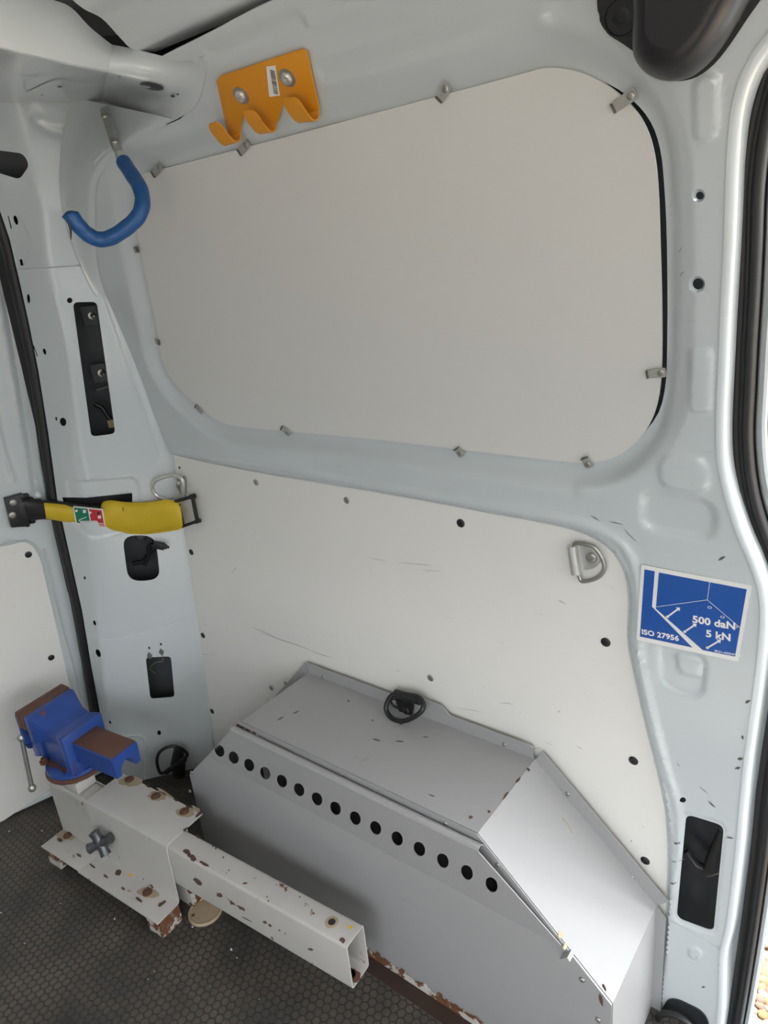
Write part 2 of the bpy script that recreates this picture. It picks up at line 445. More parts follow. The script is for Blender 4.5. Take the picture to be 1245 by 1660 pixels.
wall.bead(smooth(wall.uvs([(880,40),(960,60),(1030,110),(1075,180),(1092,260),(1096,380),(1097,500),(1092,600),(1080,690),(1050,745),(1000,780),(940,795)]), False, 4), .003, .013)
def rp(sheet, pts, r): return roundpoly(sheet.uvs(pts), r)
wall.emboss(rp(wall, [(1125,128),(1166,118),(1166,222),(1127,232)], .014), .0035, .0035)
wall.emboss(rp(wall, [(1119,566),(1156,568),(1153,668),(1117,666)], .010), .0035, .0035)
wall.emboss(rp(wall, [(1068,738),(1148,742),(1152,798),(1070,790)], .020), .0035, .0045)
wall.emboss(rp(wall, [(1040,795),(1160,815),(1158,876),(1040,856)], .024), -.005, .0065)
wall.emboss(rp(wall, [(1068,1040),(1146,1062),(1138,1134),(1072,1112)], .022), -.003, .004)
wall.emboss(rp(wall, [(1095,1060),(1138,1072),(1134,1100),(1100,1092)], .008), .0025, .003)
def hole_on(sheet, cx, cy, rpx, ry=None, a=0):
    """circle/ellipse given in pixels around a centre -> loop on the sheet"""
    return sheet.uvs(ell(cx, cy, rpx, ry or rpx, a, 16))
wh = []
for cx, cy, r, R2, dd in ((1132,317,6.5,11,.006), (1129,461,9,14,.006)):
    L2 = hole_on(wall, cx, cy, R2); c = L2.mean(0); rr = np.linalg.norm(L2-c, axis=1).mean()
    wall.feat.append(lambda Q, c=c, rr=rr, dd=dd: -dd*(1-sstep(np.linalg.norm(Q-c, axis=1), rr*.62, rr)))
    for f in (.7, .85, 1.0): wall.extra.append(c+(L2-c)*f)
    wh.append(hole_on(wall, cx, cy, r))
wh.append(hole_on(wall, 1107, 1297, 5, 4.5))
slot = rp(wall, [(1112,1321),(1173,1340),(1156,1512),(1096,1490)], .012)
wall.emboss(c_ := (slot-slot.mean(0))*np.array([1.12, 1.06])+slot.mean(0), -.002, .002)
wh.append(slot)
# window aperture behind the blanking panel, slightly oversize on the right so the dark gap shows
ap_px = [(225,310),(228,380),(245,450),(262,540),(290,615),(360,675),(460,690),(740,720),(930,742),(1000,735),(1050,690),(1069,640),(1073,560),(1072,400),(1067,300),(1060,240),(1044,195),(1015,160),(975,133),(925,118),(870,122),(700,168),(400,247),(250,290)]
wh.append(smooth(wall.uvs(ap_px), True, 3))
# seam to the lower pillar pressing
seam = smooth(wall.uvs([(1069,1481),(1095,1497),(1130,1517),(1152,1530),(1163,1536)]), False, 3)
wall.groove(seam, .005, .0022)
wall.emboss(hole_on(wall, 1127, 1545, 11, 9, .4), .0022, .0018)
# outer edge where the pillar rolls into the door opening
E0_px = [(1290,-10),(1255,45),(1225,85),(1203,130),(1190,180),(1184,240),(1181,300),(1178,400),(1173,500),(1169,600),(1166,680),(1168,750),(1181,810),(1200,868),(1220,915),(1233,955),(1237,1000),(1233,1060),(1226,1120),(1218,1180),(1210,1240),(1203,1310),(1198,1370),(1190,1440),(1182,1500),(1172,1545),(1170,1590),(1168,1640),(1160,1700),(1150,1760)]
E0 = smooth(wall.uvs([(x-5, y) for x, y in E0_px]), False, 4)
left_px = [(352,1300),(345,1262),(332,1205),(325,1120),(314,1000),(296,880),(276,739),(262,700),(235,640),(200,560),(165,470),(152,430),(150,350),(148,300),(152,262),(168,244),(190,236),(225,221),(262,206),(292,193),(314,174),(327,140),(328,106),(310,97),(285,100),(262,92),(285,80)]
Lf = wall.uvs(left_px)
top_px = [(285,80),(345,50),(415,13),(520,-35)]
Tp = np.concatenate([smooth(wall.uvs(top_px), False, 2), [[-.40, 1.553], [-.20, 1.556], [E0[0][0]-.01, 1.557]]])
wo = np.concatenate([[[E0[-1][0], -.25]], [[-1.50, -.25]], Lf[:-1], Tp[:-1], E0])
wall_o = wall.build('wall_side', wo, wh, .0065, m_paint)
tag(wall_o, kind='structure', label='white painted steel van side wall around the window panel and the lower board')
# rolled edge, return, flange (swept along E0), seal, outer strip
def sweep(name, path, sect, material, parent=None, side=1, smooth_h=True, closed=False, ybase=True):
    rows = []
    n = len(path)
    for i, p in enumerate(path):
        t = path[min(i+1, n-1)]-path[max(i-1, 0)]; t = t/np.linalg.norm(t); nn = side*np.array([-t[1], t[0]])
        hb = float(wall.h(np.array([p[0]]), np.array([p[1]]))[0]) if ybase else 0
        rows.append([np.array([p[0]+nn[0]*a, b-hb, p[1]+nn[1]*a]) for a, b in sect])
    return rows
rr = .009; sec = [(rr*math.sin(t), rr*(1-math.cos(t))) for t in np.linspace(0, math.pi/2, 7)] + [(rr+.001, .020), (rr+.002, .030), (rr+.005, .036), (rr+.020, .047)]
rows = sweep('', E0, sec, None)
o = loft('pillar_return', rows, m_paint, wall_o); mods(o, .0015)
tag(o, label='rolled bright edge and return flange of the side pillar')
# lower pressing overlapping below the seam
lower = Sheet((0, 0, 0), (1, 0, 0), (0, 0, 1), h=lambda u, v: .004+0*u); lower.N = np.array([0, -1., 0])

tube('wiring_loom', [atY(*p, .07) for p in ((1112,1380),(1128,1402),(1146,1412),(1160,1400),(1168,1370),(1172,1345))], .007, m_black, wall_o, rs=[.005, .008, .010, .016, .012, .006])
# black rubber door seal
S_px = [(1300,-20),(1262,60),(1240,130),(1222,200),(1213,260),(1208,320),(1206,400),(1203,480),(1199,560),(1196,640),(1194,700),(1198,760),(1208,815),(1226,870),(1246,915),(1262,955),(1268,1000),(1266,1060),(1258,1120),(1246,1200),(1234,1280),(1226,1360),(1216,1440),(1205,1520),(1193,1600),(1183,1660),(1166,1760)]
def Yuv(px, Y): return np.array([[atY(x, y, Y)[0], atY(x, y, Y)[2]] for x, y in px])
Sp = smooth(np.array([wall.uv(x, y, -.034) for x, y in S_px]), False, 4)
seal = empty('door_seal', (Sp[60][0], .06, Sp[60][1]))
tag(seal, 'long black rubber seal running down the open side door aperture at the right', 'seal')
def sweepY(path, sect, side=1):
    rows = []; n = len(path)
    for i, p in enumerate(path):
        t = path[min(i+1, n-1)]-path[max(i-1, 0)]; t = t/np.linalg.norm(t); nn = side*np.array([-t[1], t[0]])
        hb = float(wall.h(np.array([p[0]]), np.array([p[1]]))[0]); rows.append([np.array([p[0]+nn[0]*a, b-hb, p[1]+nn[1]*a]) for a, b in sect])
    return rows
bulb = [(x_*.72-.006, y_-.016) for x_, y_ in [(.000,.062),(-.001,.052),(.002,.044),(.008,.040),(.013,.043),(.016,.047),(.020,.041),(.026,.038),(.032,.043),(.034,.052),(.034,.064)]]
o = loft('seal_bulb', sweepY(Sp, bulb+[bulb[0]]), m_rubber, seal)
lip = [(.0175,.040),(.0205,.036),(.021,.042),(.018,.048)]
o = loft('seal_lip', sweepY(Sp, lip+[lip[0]]), m_rubber, seal)
# outer body edge strip beyond the seal
ob = [(.010,.052),(.019,.054),(.024,.0525),(.0262,.054),(.0268,.058),(.0262,.066)]
o = loft('outer_body_edge', sweepY(Sp, ob), m_paint, wall_o); mods(o, .0015)
# outer skin closing the cavity
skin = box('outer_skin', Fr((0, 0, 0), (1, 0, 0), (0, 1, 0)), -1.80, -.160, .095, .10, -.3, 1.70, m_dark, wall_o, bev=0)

# ----- window blanking panel
class PanelOn:
    pass
def panel_on(sheet, poly, e, material, name, parent=None, thick=.003, step=.03, holes=()):
    sh = Sheet(sheet.O, sheet.U, sheet.V, h=sheet.h); sh.N = sheet.N; sh.h = lambda u, v: sheet.h(u, v)+e
    return sh, sh.build(name, poly, list(holes), step, material, parent, thick)
wc = win.mean(0)
wp = empty('window_blanking_panel', tuple(wall.at(wc[0], wc[1], .0)))
tag(wp, 'large white blanking panel with rounded corners filling the side window opening', 'panel')
wsh, wpo = panel_on(wall, win, -.0145, m_panel, 'panel_sheet', wp)
def screw(name, fr, r, material, parent, hgt=.35, recess=True, n=14):
    prof = [(r*1.0, 0), (r*1.0, r*hgt*.4), (r*.85, r*hgt*.8), (r*.55, r*hgt)]
    if recess: prof += [(r*.36, r*hgt), (r*.30, r*hgt*.45), (0, r*hgt*.45)]
    else: prof += [(0, r*hgt*1.1)]
    return lathe(name, fr, prof, material, parent, n)
# clips: (px of screw, px of tab end)
clips = [((249,272),(253,283)),((390,236),(393,248)),((714,144),(716,163)),((1017,155),(996,177)),((213,406),(226,404)),((248,556),(261,555)),((318,668),(320,657)),((459,704),(459,692)),((740,739),(742,725)),((948,757),(949,740)),((1067,608),(1050,606))]
for (a, b) in clips:
    A = wall.px(*a); B = wsh.px(*b, .0045); A = A + np.array([0, -.0085, .001])
    d = B-A; L = np.linalg.norm(d); f = Fr(A, d, None, N=-np.array([0, 1, 0.2]))
    c = prism('clip', f, roundpoly([(-.006,-.006),(.006,-.006),(L,-.005),(L,.005),(.006,.006),(-.006,.006)], .003, 3), .0, .0016, m_clip, wp)
    tag(c, label='small translucent plastic clip')
    box('clip_lip', f, L-.002, L, -.0052, .0052, -.001, .0042, m_clipd, c, bev=.0004)
    f2 = Fr(f.p(0, 0, .0016), f.U, None, N=f.N)
    screw('screw', f2, .0042, m_steel, c)

# ----- lower lining board
lb = empty('lining_board', tuple(wall.at(-.9, .6, 0)))
tag(lb, 'scuffed white lining board screwed to the lower side wall above the grey box', 'panel')
lowin = [p for p in low]
lowi = np.array(low); 
lsh, lbo = panel_on(wall, lowi, -.0085, m_board, 'board_sheet', lb, thick=.003)
for i, (x, y, k) in enumerate([(415,782,0),(562,811,0),(747,848,1),(310,895,1),(329,1030,1),(344,1153,1),(440,1115,0),(698,1099,0),(982,1041,1),(1027,1233,1),(1046,1395,1)]):
    s_ = screw('screw', lsh.fr(x, y), .0075 if k else .0068, m_black if k else m_steel, lb, .3)
    if k: s_['label'] = 'black screw head'
screw('screw', lsh.fr(291, 758), .003, m_black, lb)
# scratches / scuffs as thin marks
def marks(name, sheet, items, material, parent, e=.0006):
    bm = bmesh.new()
    for (x, y, l, a, w) in items:
        c = np.array([x, y], float); d = np.array([math.cos(math.radians(a)), math.sin(math.radians(a))])*l/2; q = np.array([-d[1], d[0]])/max(l/2, 1e-6)*w/2
        k = 5; up = []; dn = []
        for i in range(k+1):
            t = i/k*2-1; wv = (1-abs(t)**1.5)*(.6+.8*random.random()); cc = c+d*t+np.array([random.uniform(-.6, .6), random.uniform(-.6, .6)])
            u = sheet.uv(*(cc+q*wv)); v = sheet.uv(*(cc-q*wv)); up.append(u); dn.append(v)
        pl = up+dn[::-1]
        try: bm.faces.new([bm.verts.new(tuple(sheet.at(p[0], p[1], e))) for p in pl])
        except Exception: pass
    return tag(frommesh(name, bm, material, parent, False), kind='stuff')
marks('scuff_marks', lsh, [(672,914,60,4,1.6),(610,906,30,10,1),(700,925,40,2,1),(465,1040,95,20,1.6),(520,1060,60,18,1),(430,1025,50,24,1),(380,924,14,-55,1.2),(912,976,16,30,2.4),(590,1120,40,12,1),(760,1150,60,10,1),(820,1140,30,5,1),(868,1213,22,-5,1),(906,1153,3,60,5),(1024,1363,3,60,6),(560,1110,30,30,1.2),(890,1205,18,30,.8),(940,1212,14,35,1.2),(330,1060,20,10,1)], m_scuff, lb)
marks('scuff_marks', wall, [(1170,905,5,60,14),(1185,1010,5,80,18),(1190,985,3,30,10),(1212,1137,4,60,9),(1204,1195,8,80,4),(1200,1230,5,85,10),(1196,1245,4,80,8),(1154,1303,18,40,2.5),(1140,1280,20,40,1),(1183,1358,12,10,3),(1098,1365,3,80,14),(1096,1395,2,85,24),(1092,1430,3,80,12),(1100,1240,10,50,1),(965,840,20,30,1.4),(1000,848,26,10,1.8),(1022,868,30,45,1),(1165,640,16,80,1),(1100,405,16,-50,1.2),(1102,445,14,-48,1.2),(1140,1600,3,80,6),(1166,1565,4,80,3),(1167,1575,3,80,3),(1130,1550,4,30,1)], m_scuffd, wall_o)

# =================================================================== REAR PILLAR
C0 = wall.px(315, 1000); C1 = wall.px(165, 470)
L0 = np.array([-1.590, -.185, .466])
pu = _n(C0-L0); pN = np.cross(pu, C1-C0); pN = _n(pN)
if pN @ (CAM-C0) < 0: pN = -pN
pil = Sheet(C0, pu, None, N=pN)
# orient V upwards
if pil.V[2] < 0: pil.V = -pil.V
bl = smooth([pil.uv(*p) for p in [(75,330),(85,420),(100,490),(118,582),(138,777),(155,885),(169,1033),(183,1150),(200,1290)]], False, 4)
cl = np.array([pil.uv(*p) for p in left_px[:14]])
ll_px = [(-30,290),(0,342),(16,390),(28,440),(46,520),(62,600),(78,700),(93,810),(113,900),(133,990),(148,1080),(163,1160),(180,1240),(196,1320)]
ll = np.array([pil.uv(*p) for p in ll_px])
def hp(u, v):
    o_ = np.argsort(bl[:, 1]); bu = np.interp(v, bl[o_, 1], bl[o_, 0])
    c_ = np.argsort(cl[:, 1]); cu = np.interp(v, cl[c_, 1], cl[c_, 0])
    l_ = np.argsort(ll[:, 1]); lu = np.interp(v, ll[l_, 1], ll[l_, 0])
    t = np.where(u > bu, (cu-u)/np.maximum(cu-bu, .01), (u-lu)/np.maximum(bu-lu, .01))
    k = .08; t = np.clip(t, 0, 1.0); t = np.where(t > 1-2*k, 1-k-(t-1)**2/(-4*k)*0 - ((1-t)**2)/(4*k)*1.0, t) 
    amp = .036*sstep(v, 1.25, .9) if False else .034
    return amp*np.minimum(t, 1-k)
pil.h = hp
ph = [rp(pil, [(118,490),(157,489),(187,703),(148,708)], .010), rp(pil, [(198,868),(252,868),(260,940),(208,943)], .030), rp(pil, [(236,1066),(277,1064),(283,1130),(244,1133)], .010),
      rp(pil, [(-30,240),(38,249),(48,268),(32,291),(-30,272)], .010),
      rp(pil, [(100,806),(214,800),(214,838),(108,838)], .002)]
for cx, cy, rx, ry, a in [(113,487,4.5,4.5,0),(46,484,2.6,8,-.1),(72,570,2.8,5.5,-.3),(102,684,5.5,7,-.2),(91,679,1.8,3.5,-.1),(25,357,3.2,8,-.25),(137,937,2,3,-.2),(153,1010,2.5,4.5,-.3),(159,1059,4,7,-.4),(258,1188,3,4,0),(178,1171,2,3,-.4)]:
    ph.append(pil.uvs(ell(cx, cy, rx, ry, a, 12)))
ph.append(pil.uvs([(12,350),(14,350),(19,370),(17,371)])); ph.append(pil.uvs([(30,421),(35,420),(38,430),(33,431)])); ph.append(pil.uvs([(53,560),(55,560),(61,577),(59,578)]))
pil.groove(smooth(pil.uvs([(30,437),(70,434),(120,431),(163,430)]), False, 3), .002, .0016)
pil.groove(smooth(pil.uvs([(136,1024),(165,1035),(185,1036),(240,1023),(304,1001)]), False, 4), .0022, .0018)
pil.emboss(rp(pil, [(106,776),(222,774),(232,835),(200,862),(150,874),(118,850)], .020), -.003, .003)
pil.emboss(smooth(pil.uvs([(25,345),(40,370),(48,395),(40,425),(25,430),(15,400)]), True, 3), -.002, .003)
pil.bead(smooth(pil.uvs([(88,477),(108,560),(126,700),(140,777)]), False, 4), .0025, .008)
pil.bead(smooth(pil.uvs([(157,440),(200,560),(250,700),(262,740)]), False, 4), .003, .010)
pil.bead(smooth(pil.uvs([(60,180),(60,200),(100,215),(160,205)]), False, 4), -.003, .012)
pil.bead(smooth(pil.uvs([(195,195+1000),(232,1195),(238,1235),(235,1270)]), False, 4), .002, .004)
po = np.concatenate([[pil.uv(375, 1370)+np.array([.02,0])], cl+np.array([.022, 0]), [pil.uv(*p) for p in [(152,262),(168,244),(192,232),(200,200),(196,160),(175,140),(120,150),(60,150),(0,148),(-60,140)]], ll, [pil.uv(215,1400)]])
pil_o = pil.build('wall_rear', po, ph, .0075, m_paint)
tag(pil_o, kind='structure', label='white painted rear corner pillar pierced by slots and holes')
# cavity behind pillar
bk = Fr(pil.O, pil.U, pil.V)
if bk.N @ pil.N < 0: bk = Fr(pil.O, -pil.U, pil.V); sgn = -1
else: sgn = 1
def bkbox(name, u0, u1, v0, v1, n0, n1, mt, parent=pil_o):
    a, b = sorted((u0*sgn, u1*sgn)); return box(name, bk, a, b, v0, v1, n0, n1, mt, parent, bev=0)
bkbox('cavity_back', -.30, .12, -.6, 1.25, -.075, -.072, m_cav)
# things seen inside the upper slot: studs on square pads, inner flange
def pilfr(x, y, e): 
    u, v = pil.uv(x, y); return Fr(pil.p(u, v, e), pil.U, None, N=pil.N)
for (x, y) in ((131,519),(147,616)):
    f = pilfr(x, y, -.045)
    pad = box('stud_pad', f, -.016, .016, -.02, .02, -.002, .002, m_cav, pil_o, bev=.001)
    lathe('stud', Fr(f.p(.004, 0, .002), f.U, None, N=f.N+f.U*.5), [(.008, 0), (.008, .004), (.0042, .005), (.0036, .022), (.002, .026), (0, .026)], m_steel, pad, 12)
tube('inner_flange', [pil.p(*pil.uv(*p), -.03) for p in ((146,480),(158,560),(171,620),(168,635),(145,642))], .004, m_cav, pil_o)
tube('wiring_loom', [pil.p(*pil.uv(*p), -.03) for p in ((140,665),(155,672),(166,688),(188,700))], .005, m_black, pil_o)
f = pilfr(172, 697, -.03); box('tape_wrap', f, -.008, .008, -.009, .009, -.006, .006, m_tan, pil_o)
for (x, y) in ((162,510),(180,676)):
    f = pilfr(x, y, -.02); prism('bracket_tab', f, roundpoly([(-.006,-.009),(.006,-.009),(.006,.009),(-.006,.009)], .004), 0, .0015, m_paint, pil_o)
# loop behind the strap hole
tube('wiring_loom', [pil.p(*pil.uv(*p), -.03) for p in ((245,875),(243,900),(225,925),(208,930))], .006, m_black, pil_o)
f = pilfr(218, 888, -.05); lathe('rubber_grommet', f, [(.0, .012), (.008, .010), (.014, .004), (.016, 0)], m_cav, pil_o, 16)
# handle recess behind the check strap
# black plug connector poking out of the oval hole
f = pilfr(244, 878, .004)
conn = empty('cable_plug', tuple(f.O)); tag(conn, 'black plug on a cable poking out of the oval pillar hole under the yellow strap', 'plug')
a_ = pil.px(240, 888, -.01); b_ = pil.px(256, 880, .012); c_2 = pil.px(273, 882, .016)
ff = Fr(b_, c_2-b_, None, N=pil.N)
box('plug_body', ff, -.008, .018, -.008, .008, -.006, .006, m_black, conn, .0015)
lathe('plug_tip', Fr(ff.p(.018, 0, 0), pil.N, None, N=ff.U), [(.006, 0), (.006, .004), (.003, .006), (.003, .010), (0, .0105)], m_black, conn, 10)
tube('cable', smooth([pil.px(230, 925, -.03), pil.px(238, 905, -.02), a_, b_], n=5), .005, m_black, conn)
# two push fixings with wire above the small rect hole
for k, (x, y) in enumerate(((243,1062),(262,1056))):
    f = pilfr(x, y, .001+float(pil.H(np.array([pil.uv(x, y)]))[0]))
    prism('push_fixing', f, roundpoly([(0,-.011),(.007,0),(.0,.011),(-.007,0)], .002), 0, .003, m_steel, pil_o)
    f = pilfr(x-1, y-12, .0006+float(pil.H(np.array([pil.uv(x-1, y-12)]))[0])); box('slot_mark', f, -.002, .002, -.0035, .0035, 0, .0006, m_ink, pil_o, 0)
tube('wire_loop', smooth([pil.px(264, 1062, .004), pil.px(264, 1070, .004), pil.px(252, 1073, .004), pil.px(243, 1084, .0), pil.px(250, 1095, -.01)], n=5), .0009, m_steel, pil_o, 6)

# =================================================================== REAR DOOR (ajar) + its black seal
door = Sheet((-1.69, -.25, 0), (.25, .968, 0), (.1, .03, 1))
if door.N @ (CAM-door.O) < 0: raise Exception('door normal')
dp = rp(door, [(-120,935),(-20,893),(48,878),(66,905),(112,1105),(140,1240),(-120,1420)], .03)
door.feat.append(lambda Q: -.008*(1-sstep(sdf(Q, dp), .002, .010)))
for d in (.002, .006, .010): door.extra.append(offset(dp, -d)); door.extra.append(offset(dp, d))
door.bead(smooth(door.uvs([(20,470),(45,600),(62,740),(72,800)]), False, 4), .006, .010)
door.bead(smooth(door.uvs([(0,440),(22,560),(48,720),(60,800)]), False, 4), -.006, .012)
door.bead(smooth(door.uvs([(-10,660),(8,735),(22,775)]), False, 4), .004, .009)
door.bead(smooth(door.uvs([(68,890),(95,1000),(122,1100),(150,1230)]), False, 4), .004, .007)
door.groove(smooth(door.uvs([(-60,1310),(0,1291),(60,1257),(140,1212)]), False, 3), .004, .004)
dl_px = [(-25,330),(0,400),(14,470),(28,530),(44,610),(60,700),(74,790),(92,880),(112,970),(128,1060),(142,1140),(156,1220),(166,1252)]
dlu = door.uvs(dl_px)
dou = np.concatenate([dlu, door.uvs([(100,1283),(0,1333),(-200,1432)]), [[-1.0, dlu[-1][1]-.02], [-1.0, 1.5], [dlu[0][0], 1.5]]])
door_o = door.build('door_1', dou, [], .012, m_paint)
tag(door_o, kind='structure', label='white inner skin of the slightly open rear door')
dsh = Sheet(door.O, door.U, door.V, h=lambda u, v: -.005+0*u)
dpo = dsh.build('door_board', offset(dp, 0), [], .03, m_board, door_o, .003); dpo['label'] = 'matt white board set in the rear door'
for (x, y) in ((46,899),(83,1066)): screw('screw', dsh.fr(x, y), .0078, m_black, door_o, .3)
# door edge & lower trim
rows = []
for i, p in enumerate(dlu):
    P = door.at(p[0], p[1]); rows.append([P, P + door.U*.008 - door.N*.004, P+door.U*.010-door.N*.04])
mods(loft('door_edge', rows, m_paint, door_o), .0015)
# seal (thing) between
path = [pil.at(*p, -.014) - pil.U*.013 for p in smooth(ll, False, 3)]
rs_ = empty('rear_door_seal', tuple(path[20])); tag(rs_, 'black rubber seal strip in the gap between rear door and corner pillar', 'seal')
tube('seal_bulb', path, .0125, m_rubber, rs_, 12)
rows = []
for p in smooth(ll, False, 3):
    P = pil.at(*p, -.02); rows.append([P+pil.U*.01, P-pil.U*.03-pil.N*.01, P-pil.U*.09-pil.N*.045])
loft('gap_shade_sheet', rows, m_rubber, rs_, thick=.002)  # black sheet stands in for the shade of the gap behind the seal

# =================================================================== CEILING, HEADER, FLOOR and far shell
prof = [(-.17, 1.562), (-.205, 1.560), (-.222, 1.571), (-.245, 1.590), (-.27, 1.597), (-.30, 1.613), (-.35, 1.624), (-.45, 1.634), (-.6, 1.65), (-.8, 1.66), (-1.1, 1.66), (-1.4, 1.62), (-1.66, 1.52)]
prof = smooth(prof, False, 4)
ceil = loft('ceiling', [[np.array([x, y, max(z, 1.672 if y < -.24 else 1.655) if x < -.94 else z]) for y, z in prof] for x in (-1.75, -1.4, -1.1, -.975, -.955, -.925, -.6, -.2, .3, .8, 1.4, 2.0)], m_paint); mods(ceil, .002); tag(ceil, kind='structure', label='white painted roof skin')
# header beam above the rear doors: front face, crease, underside running back to the pillar
from mathutils.bvhtree import BVHTree
def sray(P): return (P[1]-CAM[1])
def mixray(x, y, P, Q, t):
    """point on the sight line of a survey pixel, its depth blended between two real surfaces"""
    r = ray(x, y); a = (P-CAM)@r/(r@r); b = (Q-CAM)@r/(r@r); return CAM+r*(a*(1-t)+b*t)
def pxe(x, y): return pil.p(*pil.uv(x, y), float(pil.h(*[np.array([q]) for q in pil.uv(x, y)])[0])+.004)
HXF = -.95
hrow = [([(-120,-90),(0,-30),(78,-2),(114,12),(146,45),(182,74)], HXF), ([(-120,-20),(0,25),(66,45),(104,55),(140,78),(179,92)], HXF+.012), ([(-120,45),(0,74),(60,88),(100,97),(140,106),(174,112)], HXF+.008),
        ([(-120,58),(0,83),(55,96),(95,106),(135,114),(172,121)], HXF-.012), ([(-120,110),(0,128),(40,132),(80,135),(125,140),(168,145)], -1.14)]
hn = [[atX(x, y, X_) for x, y in r_] for r_, X_ in hrow]
hn.append([pxe(x, y) for x, y in [(-120,150),(0,164),(40,164),(80,164),(125,164),(168,163)]])
hdr = net('trim_1', hn, m_paint, None, 6)
tag(hdr, kind='structure', label='white pressed header beam over the rear doors')
# corner bracket joining header and roof rail, and the fillet below it
rowpx = [[(182,74),(215,80),(250,88),(283,95),(306,88),(330,92)],
         [(179,92),(212,100),(246,108),(278,114),(308,114),(335,110)],
         [(174,112),(208,118),(242,125),(275,131),(302,134),(330,138)],
         [(172,121),(205,128),(238,136),(270,143),(297,150),(322,163)],
         [(168,145),(200,150),(232,157),(262,166),(286,176),(306,182)],
         [(168,163),(196,172),(218,182),(238,191),(252,197),(270,200)]]
g = []
for k, r_ in enumerate(rowpx):
    A = hn[k][-1]; row = [A]
    for i, (x, y) in enumerate(r_[1:], 1):
        B = wall.p(*wall.uv(x, y), float(wall.h(*[np.array([q]) for q in wall.uv(x, y)])[0])+.004)
        t = (i/5)**(.7 if k > 3 else 1); row.append(mixray(x, y, A, B, t*t*(3-2*t) if k > 3 else t))
    g.append(row)
gus = net('trim_2', g, m_paint, None, 6, .0025); tag(gus, kind='structure', label='white corner bracket plate joining header and roof rail')
fy = [158, 180, 205, 235, 262, 290, 320, 350, 385, 420, 450, 480]
fa = [(120,158),(112,180),(106,205),(100,235),(98,262),(97,290),(99,320),(104,350),(114,385),(127,420),(140,450),(155,480)]
fb_ = [(278,192),(268,203),(250,213),(205,240),(178,262),(160,290),(155,320),(155,350),(155,385),(157,420),(162,450),(172,480)]
fn = []
for (a, b) in zip(fa, fb_):
    A = pxe(*a); B = wall.p(*wall.uv(*b), float(wall.h(*[np.array([q]) for q in wall.uv(*b)])[0])+.002); row = []
    for k in range(6):
        t = k/5; x, y = a[0]*(1-t)+b[0]*t, a[1]*(1-t)+b[1]*t; row.append(mixray(x, y, A, B, t*t*(3-2*t)))
    fn.append(row)
fil = net('corner_fillet', fn, m_paint, pil_o, 5, .002)
def bvh(o, lv=None):
    return BVHTree.FromPolygons([tuple(v.co) for v in o.data.vertices], [tuple(p.vertices) for p in o.data.polygons])
bg_, bh2, bf_ = bvh(gus), bvh(hdr), bvh(fil)
def drape(tree, x, y, e=.002):
    r = ray(x, y); r = r/np.linalg.norm(r); h_ = tree.ray_cast(Vector(tuple(CAM)), Vector(tuple(r)))
    if h_[0] is None: return None
    return np.array(h_[0]) - r*e
def draped(name, tree, pts, mt, par, e=.0022, th=.0012, sm=False):
    P = [drape(tree, x, y, e) for x, y in pts]; P = [p for p in P if p is not None]
    if len(P) < 3: return None
    c = np.mean(P, 0); v = _n(CAM-c); bm = bmesh.new()
    a = [bm.verts.new(tuple(p)) for p in P]; b = [bm.verts.new(tuple(p+v*th)) for p in P]; n = len(P)
    ca, cb = bm.verts.new(tuple(c)), bm.verts.new(tuple(c+v*th))
    for i in range(n):
        bm.faces.new((a[i], a[(i+1) % n], b[(i+1) % n], b[i])); bm.faces.new((b[i], b[(i+1) % n], cb)); bm.faces.new((a[(i+1) % n], a[i], ca))
    return frommesh(name, bm, mt, par, sm)
bp_ = draped('bracket_plate', bh2, roundpoly([(41,150),(92,127),(165,138),(165,150),(128,160),(55,160)], 8, 4), m_paint, hdr, .008, .004)
for (x, y) in ((97,139),(70,152)):
    draped('spot_boss', bh2, ell(x, y, 12, 5.5), m_paint, hdr, .014, .0012); draped('spot_hole', bh2, ell(x, y+1.5, 4.5, 1.6), m_ink, hdr, .018, .0003)
for nm, (x, y, rx, ry, a) in {'a': (246,140,20,6,.2), 'b': (202,139.5,4.5,1.6,.05), 'c': (280,156,3.5,2.2,.2), 'd': (288,153,2.5,1.2,.1), 'e': (183,124,14,1.2,.05)}.items():
    draped('dark_hole_disc', bg_, ell(x, y, rx, ry, a), m_ink, gus, .009, .0003)  # black discs put in for the shaded openings of the holes
HKA, HKB = drape(bf_, 171, 184, .055), drape(bf_, 193, 248, .065); Yh0 = HKB[1]
# floor
fl = box('floor', Fr((0, 0, 0), (1, 0, 0), (0, 1, 0)), -1.80, 2.0, -1.66, .0, -.03, 0, m_floor, None, 0); tag(fl, kind='structure', label='dark rubber floor with hexagon dimples')
beam = box('trim_4', Fr((0, 0, 0), (1, 0, 0), (0, 1, 0)), E0[0][0]-.015, 2.0, -.235, .10, 1.545, 1.70, m_paint, None, .01); tag(beam, kind='structure')
sill = box('trim_3', Fr((0, 0, 0), (1, 0, 0), (0, 1, 0)), -.20, 2.0, .0, .10, -.28, -.035, m_paint, None, .004); tag(sill, kind='structure')
nw = box('wall_near', Fr((0, 0, 0), (1, 0, 0), (0, 1, 0)), -1.80, -.30, -1.70, -1.66, -.03, 1.70, m_paint, None, 0); tag(nw, kind='structure')
box('low_light_blocker', Fr((0, 0, 0), (1, 0, 0), (0, 1, 0)), -.30, .9, -1.70, -1.66, -.03, .70, m_dark, nw, 0)  # added out of view to block low light onto the box front
box('front_quarter', Fr((0, 0, 0), (1, 0, 0), (0, 1, 0)), .9, 2.03, -1.70, -1.66, -.03, 1.40, m_paint, nw, 0)
box('sky_cut_panel', Fr((0, 0, 0), (1, 0, 0), (0, 1, 0)), -.30, 2.03, -1.70, -1.66, 1.40, 1.70, m_paint, nw, 0)  # unseen; hung low to cut high sky light off the lower faces
